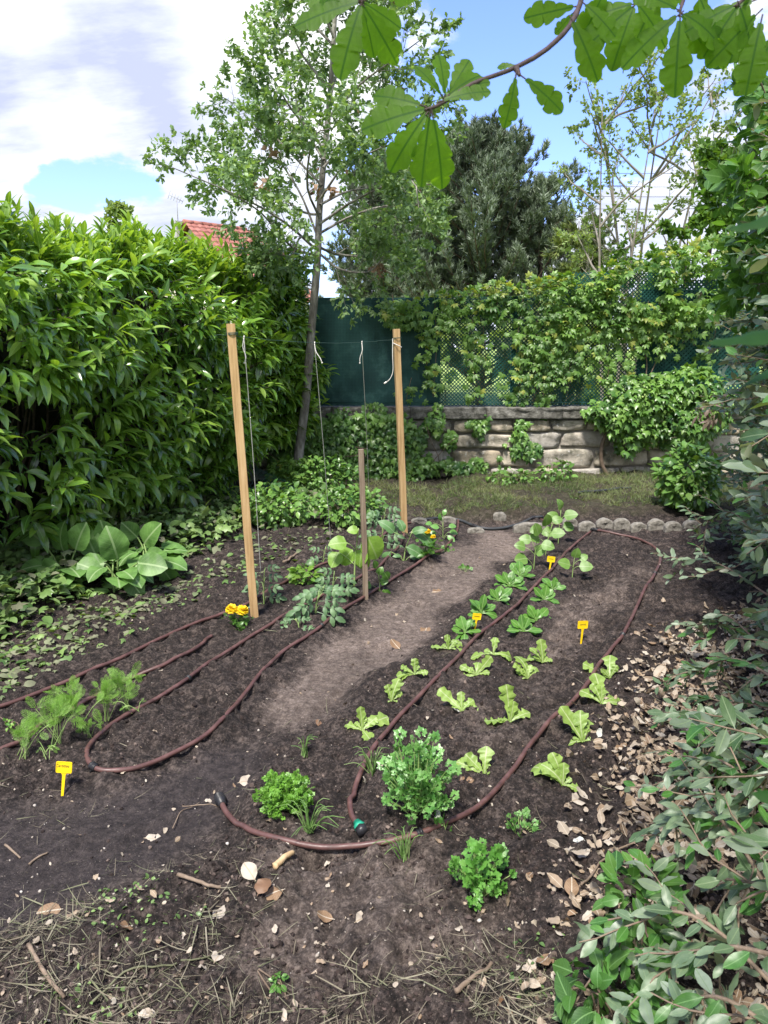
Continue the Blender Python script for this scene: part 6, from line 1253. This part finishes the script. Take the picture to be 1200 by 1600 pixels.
def scat_poly(n, poly, soft=.12):
    P = flat(*np.array(poly, float).T); mn, mx = P.min(0), P.max(0); q = mn + (mx - mn) * rng.rand(n, 2); w = rng.randn(n, 2) * soft; k = inpoly(q[:, 0] + w[:, 0], q[:, 1] + w[:, 1], [tuple(a) for a in P]); return q[k]
q = scat_poly(13000, lit_poly, .10); q = q[fbm(q[:, 0] * 5, q[:, 1] * 5, 33) > .34]; n = len(q); P = np.stack([q[:, 0], q[:, 1], gz(q[:, 0], q[:, 1]) + .004 + .022 * rng.rand(n)], -1)
lv = MB(); stamps(lv, dead_t, rng, P, rng.randn(n, 3) * [1, 1, .28], np.array([0, 0, 1.]) + rng.randn(n, 3) * .45, .018 + .040 * rng.rand(n) ** 1.5, mis=(rng.rand(n) < .30).astype(int)); lv.build('leaf_litter', [M_dead, M_dead2], kind='stuff', label='thick drift of dry fallen leaves between the bed and the silvery shrub')
# dry fragments on the beds
lv = MB(); P2 = np.concatenate([scatter(rng, 1500), scat_poly(420, [(-200, 1500), (200, 1400), (420, 1400), (900, 1520), (900, 1700), (-300, 1700)], .05)]); x, y = P2.T; k = (y < 7.5) & (rng.rand(len(x)) < .28 + .5 * samp(Z_path, x, y) * (y > 2.6)); x, y = x[k], y[k]; n = len(x); P = np.stack([x, y, gz(x, y) + .006], -1)
stamps(lv, dead_t, rng, P, rng.randn(n, 3) * [1, 1, .2], np.array([0, 0, 1.]) + rng.randn(n, 3) * .4, .010 + .022 * rng.rand(n) ** 2, mis=(rng.rand(n) < .5).astype(int)); lv.build('leaf_crumbs', [M_dead, M_dead2], kind='stuff', label='small crumbs of dry leaf lying on the beds and the path')
# straw, cut grass and stalks
strw = [leaf_tpl(np.linspace(0, 1, 6), np.array([.008, .010, .009, .008, .006, .002]) * [1, 1.5, .7, 1.2, 2.0][i], fold=.3, curl=[.3, -.6, .9, -1.4, .1][i], twist=.6, seed=i) for i in range(5)]
polys = [([(-300, 1520), (0, 1450), (100, 1430), (200, 1370), (300, 1360), (380, 1440), (400, 1540), (520, 1620), (560, 1700), (-400, 1800)], 4200), ([(500, 1560), (620, 1530), (760, 1520), (860, 1500), (900, 1580), (920, 1720), (480, 1720)], 1500), ([(-200, 1240), (60, 1240), (200, 1260), (120, 1300), (-100, 1340)], 170), ([(300, 1340), (420, 1340), (460, 1440), (340, 1480)], 160), ([(0, 940), (300, 950), (420, 850), (600, 800), (420, 900), (100, 1060), (-100, 1110)], 700), ([(600, 770), (1100, 760), (1100, 812), (600, 812)], 500), ([(960, 1150), (1150, 1050), (1200, 1500), (900, 1600)], 700)]
lv = MB()
for poly, cnt in polys:
    q = scat_poly(cnt * 2, poly, .06); q = q[fbm(q[:, 0] * 7, q[:, 1] * 7, 35) > .45][:cnt]; n = len(q); L = .015 + .085 * rng.rand(n) ** 2.4; P = np.stack([q[:, 0], q[:, 1], gz(q[:, 0], q[:, 1]) + .003 + .012 * rng.rand(n)], -1)
    stamps(lv, strw, rng, P, rng.randn(n, 3) * [1, 1, .13], np.array([0, 0, 1.]) + rng.randn(n, 3) * .5, L * (1 if cnt > 400 else .8))
q = scatter(rng, 900); x, y = q.T; k = y < 7; x, y = x[k], y[k]; n = len(x); stamps(lv, strw, rng, np.stack([x, y, gz(x, y) + .005], -1), rng.randn(n, 3) * [1, 1, .15], np.array([0, 0, 1.]) + rng.randn(n, 3) * .4, .02 + .07 * rng.rand(n) ** 2)
lv.build('cut_straw', M_straw, kind='stuff', label='dry straw, roots and mown stalks scattered over the soil at the front')
# small mown greens among the straw
lv = MB(); q = np.concatenate([scat_poly(1500, [(640, 812), (640, 770), (1100, 765), (1110, 812)], .05), scat_poly(420, [(120, 1400), (240, 1370), (300, 1430), (330, 1500), (220, 1500), (150, 1480)], .04), scat_poly(260, [(60, 1560), (200, 1540), (260, 1640), (60, 1700)], .05), scat_poly(200, [(780, 1500), (860, 1490), (900, 1600), (800, 1610)], .05)]); n = len(q)
stamps(lv, blade + ov2, rng, np.stack([q[:, 0], q[:, 1], gz(q[:, 0], q[:, 1]) + .004], -1), rng.randn(n, 3) * [1, 1, .5] + [0, 0, .3], np.array([0, 0, 1.]) + rng.randn(n, 3) * .5, .006 + .014 * rng.rand(n)); lv.build('low_weeds', M_cover, kind='stuff', label='low green weeds and moss between the straw at the bottom left')
# individual fallen leaves
fl = [(238, 1312, 30, 'pale', 'pale curled dry leaf on the dark wet soil left of the hose connector'), (335, 1432, 42, 'pale', 'large pinkish dry leaf by the mown stalks'), (342, 1494, 34, 'pale', 'oval cream leaf standing out on the straw below the pinkish leaf'), (198, 1452, 34, 'tan', 'long tan leaf lying on the straw at lower left'), (80, 1425, 34, 'tan', 'folded tan leaf at the edge of the wet dark soil'),
      (400, 1384, 36, 'pale', 'upright pale leaf stuck in the soil below the broken bamboo piece'), (402, 1402, 34, 'brown', 'brown folded leaf under the upright pale leaf'), (430, 1395, 34, 'tan', 'lobed greyish dry leaf left of the planting hole'), (508, 1437, 32, 'tan', 'round greyish dry leaf below the planting hole'), (567, 1437, 32, 'pale', 'pale green curled leaf on the crumbly soil in the middle foreground'),
      (386, 1222, 32, 'pale', 'pale crumpled leaf on the path left of the parsley'), (680, 1275, 26, 'white', 'white round leaf leaning on the celery beside the hose'), (905, 1318, 24, 'white', 'white oval leaf on the dark soil right of the wilting herb'), (828, 1370, 20, 'tan', 'small peach leaf right of the coriander'), (920, 1395, 36, 'pale', 'long cream leaf standing at the edge of the leaf litter'),
      (892, 1420, 32, 'tan', 'yellowish folded leaf left of the upright cream leaf'), (795, 1572, 44, 'brown', 'brown leaf at the bottom edge among the straw'), (852, 1504, 44, 'tan', 'mottled yellow brown leaf at the front edge of the litter'), (905, 1250, 36, 'pale', 'pale twisted leaf outside the right hose, beside the nearest lettuce'), (885, 1290, 26, 'pale', 'small pale leaf between the wilting herb and the litter'),
      (228, 1590, 30, 'pale', 'pale leaf at the bottom edge left of centre'), (440, 1590, 26, 'pale', 'slim pale leaf at the bottom edge, left of the middle'), (665, 985, 24, 'tan', 'thin tan leaf lying on the path'), (620, 1012, 26, 'tan', 'curled tan leaf where the path meets the salad bed'), (495, 1130, 22, 'brown', 'brown crumpled leaf at the near end of the pale path'),
      (720, 1218, 18, 'tan', 'narrow tan leaf between the celery and the drooping lettuce'), (735, 1220, 16, 'tan', 'short peach leaf beside the narrow one right of the celery'), (712, 1113, 20, 'white', 'small white leaf under the spreading lettuce'), (935, 1150, 18, 'white', 'small white leaf right of the second outer lettuce'), (684, 925, 26, 'tan', 'curved straw coloured leaf on the upper path'), (1028, 1055, 30, 'pale', 'grey green dry leaf at the upper end of the litter')]
cm_ = {'pale': M_dead2, 'tan': M_dead, 'brown': leafmat('brown_leaf', [(.13, .07, .035), (.20, .11, .06)], .6, .1, (1, 1, 1), pamt=.1), 'white': leafmat('white_leaf', [(.55, .56, .50), (.62, .62, .56)], .6, .15, (1, 1, 1), pamt=.05)}
for u, v, L, kd, lab in fl:
    c = G(u, v) + [0, 0, .006]; m_ = MB(); a = rng.rand() * 6.28; up = .55 if 'upright' in lab or 'standing at' in lab else .08; d = np.array([math.cos(a) * (1 - up * .7), math.sin(a) * (1 - up * .7), up]); sc = np.linalg.norm(c - [0, 0, CAMH]) / FPX
    s = L * sc; stamp(m_, dead_t[rng.randint(6)], c - d * s * .45 * (up < .5), d, np.array([rng.randn() * .3, -.35 - up, 1.]), s * .88, sx=1.25); m_.build('dead_leaf', cm_[kd], None, c, label=lab, category='dead leaf', group='single dry leaves on the soil')
# twigs and sticks
def twig(label, pts, r, name='twig', mat=None, cat='twig', lift=.5, group='twigs lying on the soil'):
    P = np.array([G(u, v) for u, v in pts]); q = spline(P, 14); q[:, 2] = gz(q[:, 0], q[:, 1]).max() * .5 + gz(q[:, 0], q[:, 1]) * .5 + r * lift; m_ = MB(); add_tube(m_, q, np.linspace(r, r * .7, 14) * (1 + .15 * (rng.rand(14) - .5)), 7); return m_.build(name, mat or M_twig, None, P[0], label=label, category=cat, group=group)
M_cane = simple('bamboo', [(.42, .28, .14), (.55, .40, .24)], .6, 30, .2)
twig('short broken piece of light bamboo cane below the hose', [(429, 1357), (458, 1341)], .011, 'cane_piece', M_cane, 'cane', group=None)
twig('knotty brown root lying left of the planting hole', [(278, 1372), (300, 1380), (322, 1390), (345, 1388)], .006); twig('curved grey twig on the dark wet soil at the left', [(46, 1354), (56, 1342), (75, 1334)], .004)
twig('long pale stalk lying across the straw', [(145, 1570), (180, 1540), (218, 1515), (270, 1508), (330, 1500)], .003, 'stalk', M_straw, 'stalk'); twig('grey root sticking out at the bottom of the crumbly soil', [(712, 1555), (735, 1535), (755, 1520), (768, 1505)], .0065)
twig('dark dry twig in the straw near the bottom left corner', [(45, 1480), (62, 1510), (85, 1545), (102, 1568)], .006); twig('thin stick across the leaf litter near the shrub', [(905, 1385), (950, 1350), (1010, 1320)], .0035)
twig('thin straight stick near the top of the leaf litter', [(998, 1090), (1030, 1120), (1060, 1138)], .004); twig('short stick on the dark soil at the far left', [(8, 1322), (32, 1342)], .004)
twig('dry branch on the trimmings behind the left post', [(443, 882), (465, 868)], .010); twig('root loop on the soil beside the hose connector', [(285, 1265), (315, 1262), (342, 1262)], .002)
twig('thin root across the path left of the parsley', [(270, 1300), (282, 1275), (312, 1258)], .0018)
# roll of green wire netting in the shade of the hedge
net = thing('wire_netting', 'loose roll of blue green wire netting in the shade behind the left post', 'netting', G(400, 800)); m_ = MB(); rg = RS(3)
cN = G(392, 800)
def npnt(a, b): return cN + np.array([(a - .5) * .75, .35 + .18 * math.sin(b * 3.1) + .05 * math.sin(a * 9), .03 + .42 * b + .06 * math.sin(a * 5) - .18 * a * b])
for k in range(20):
    for dr in (-1, 1):
        P = [npnt(min(max(a_, 0), 1), b_) for b_ in np.linspace(0, 1, 9) for a_ in [k / 19 + dr * (b_ - .5) * .35] if 0 <= a_ <= 1]
        if len(P) > 3: add_tube(m_, np.array(P), .0014, 4, 0, False)
m_.build('mesh', simple('netting_wire', [(.05, .16, .17), (.09, .22, .22)], .5, 9, 0), net)
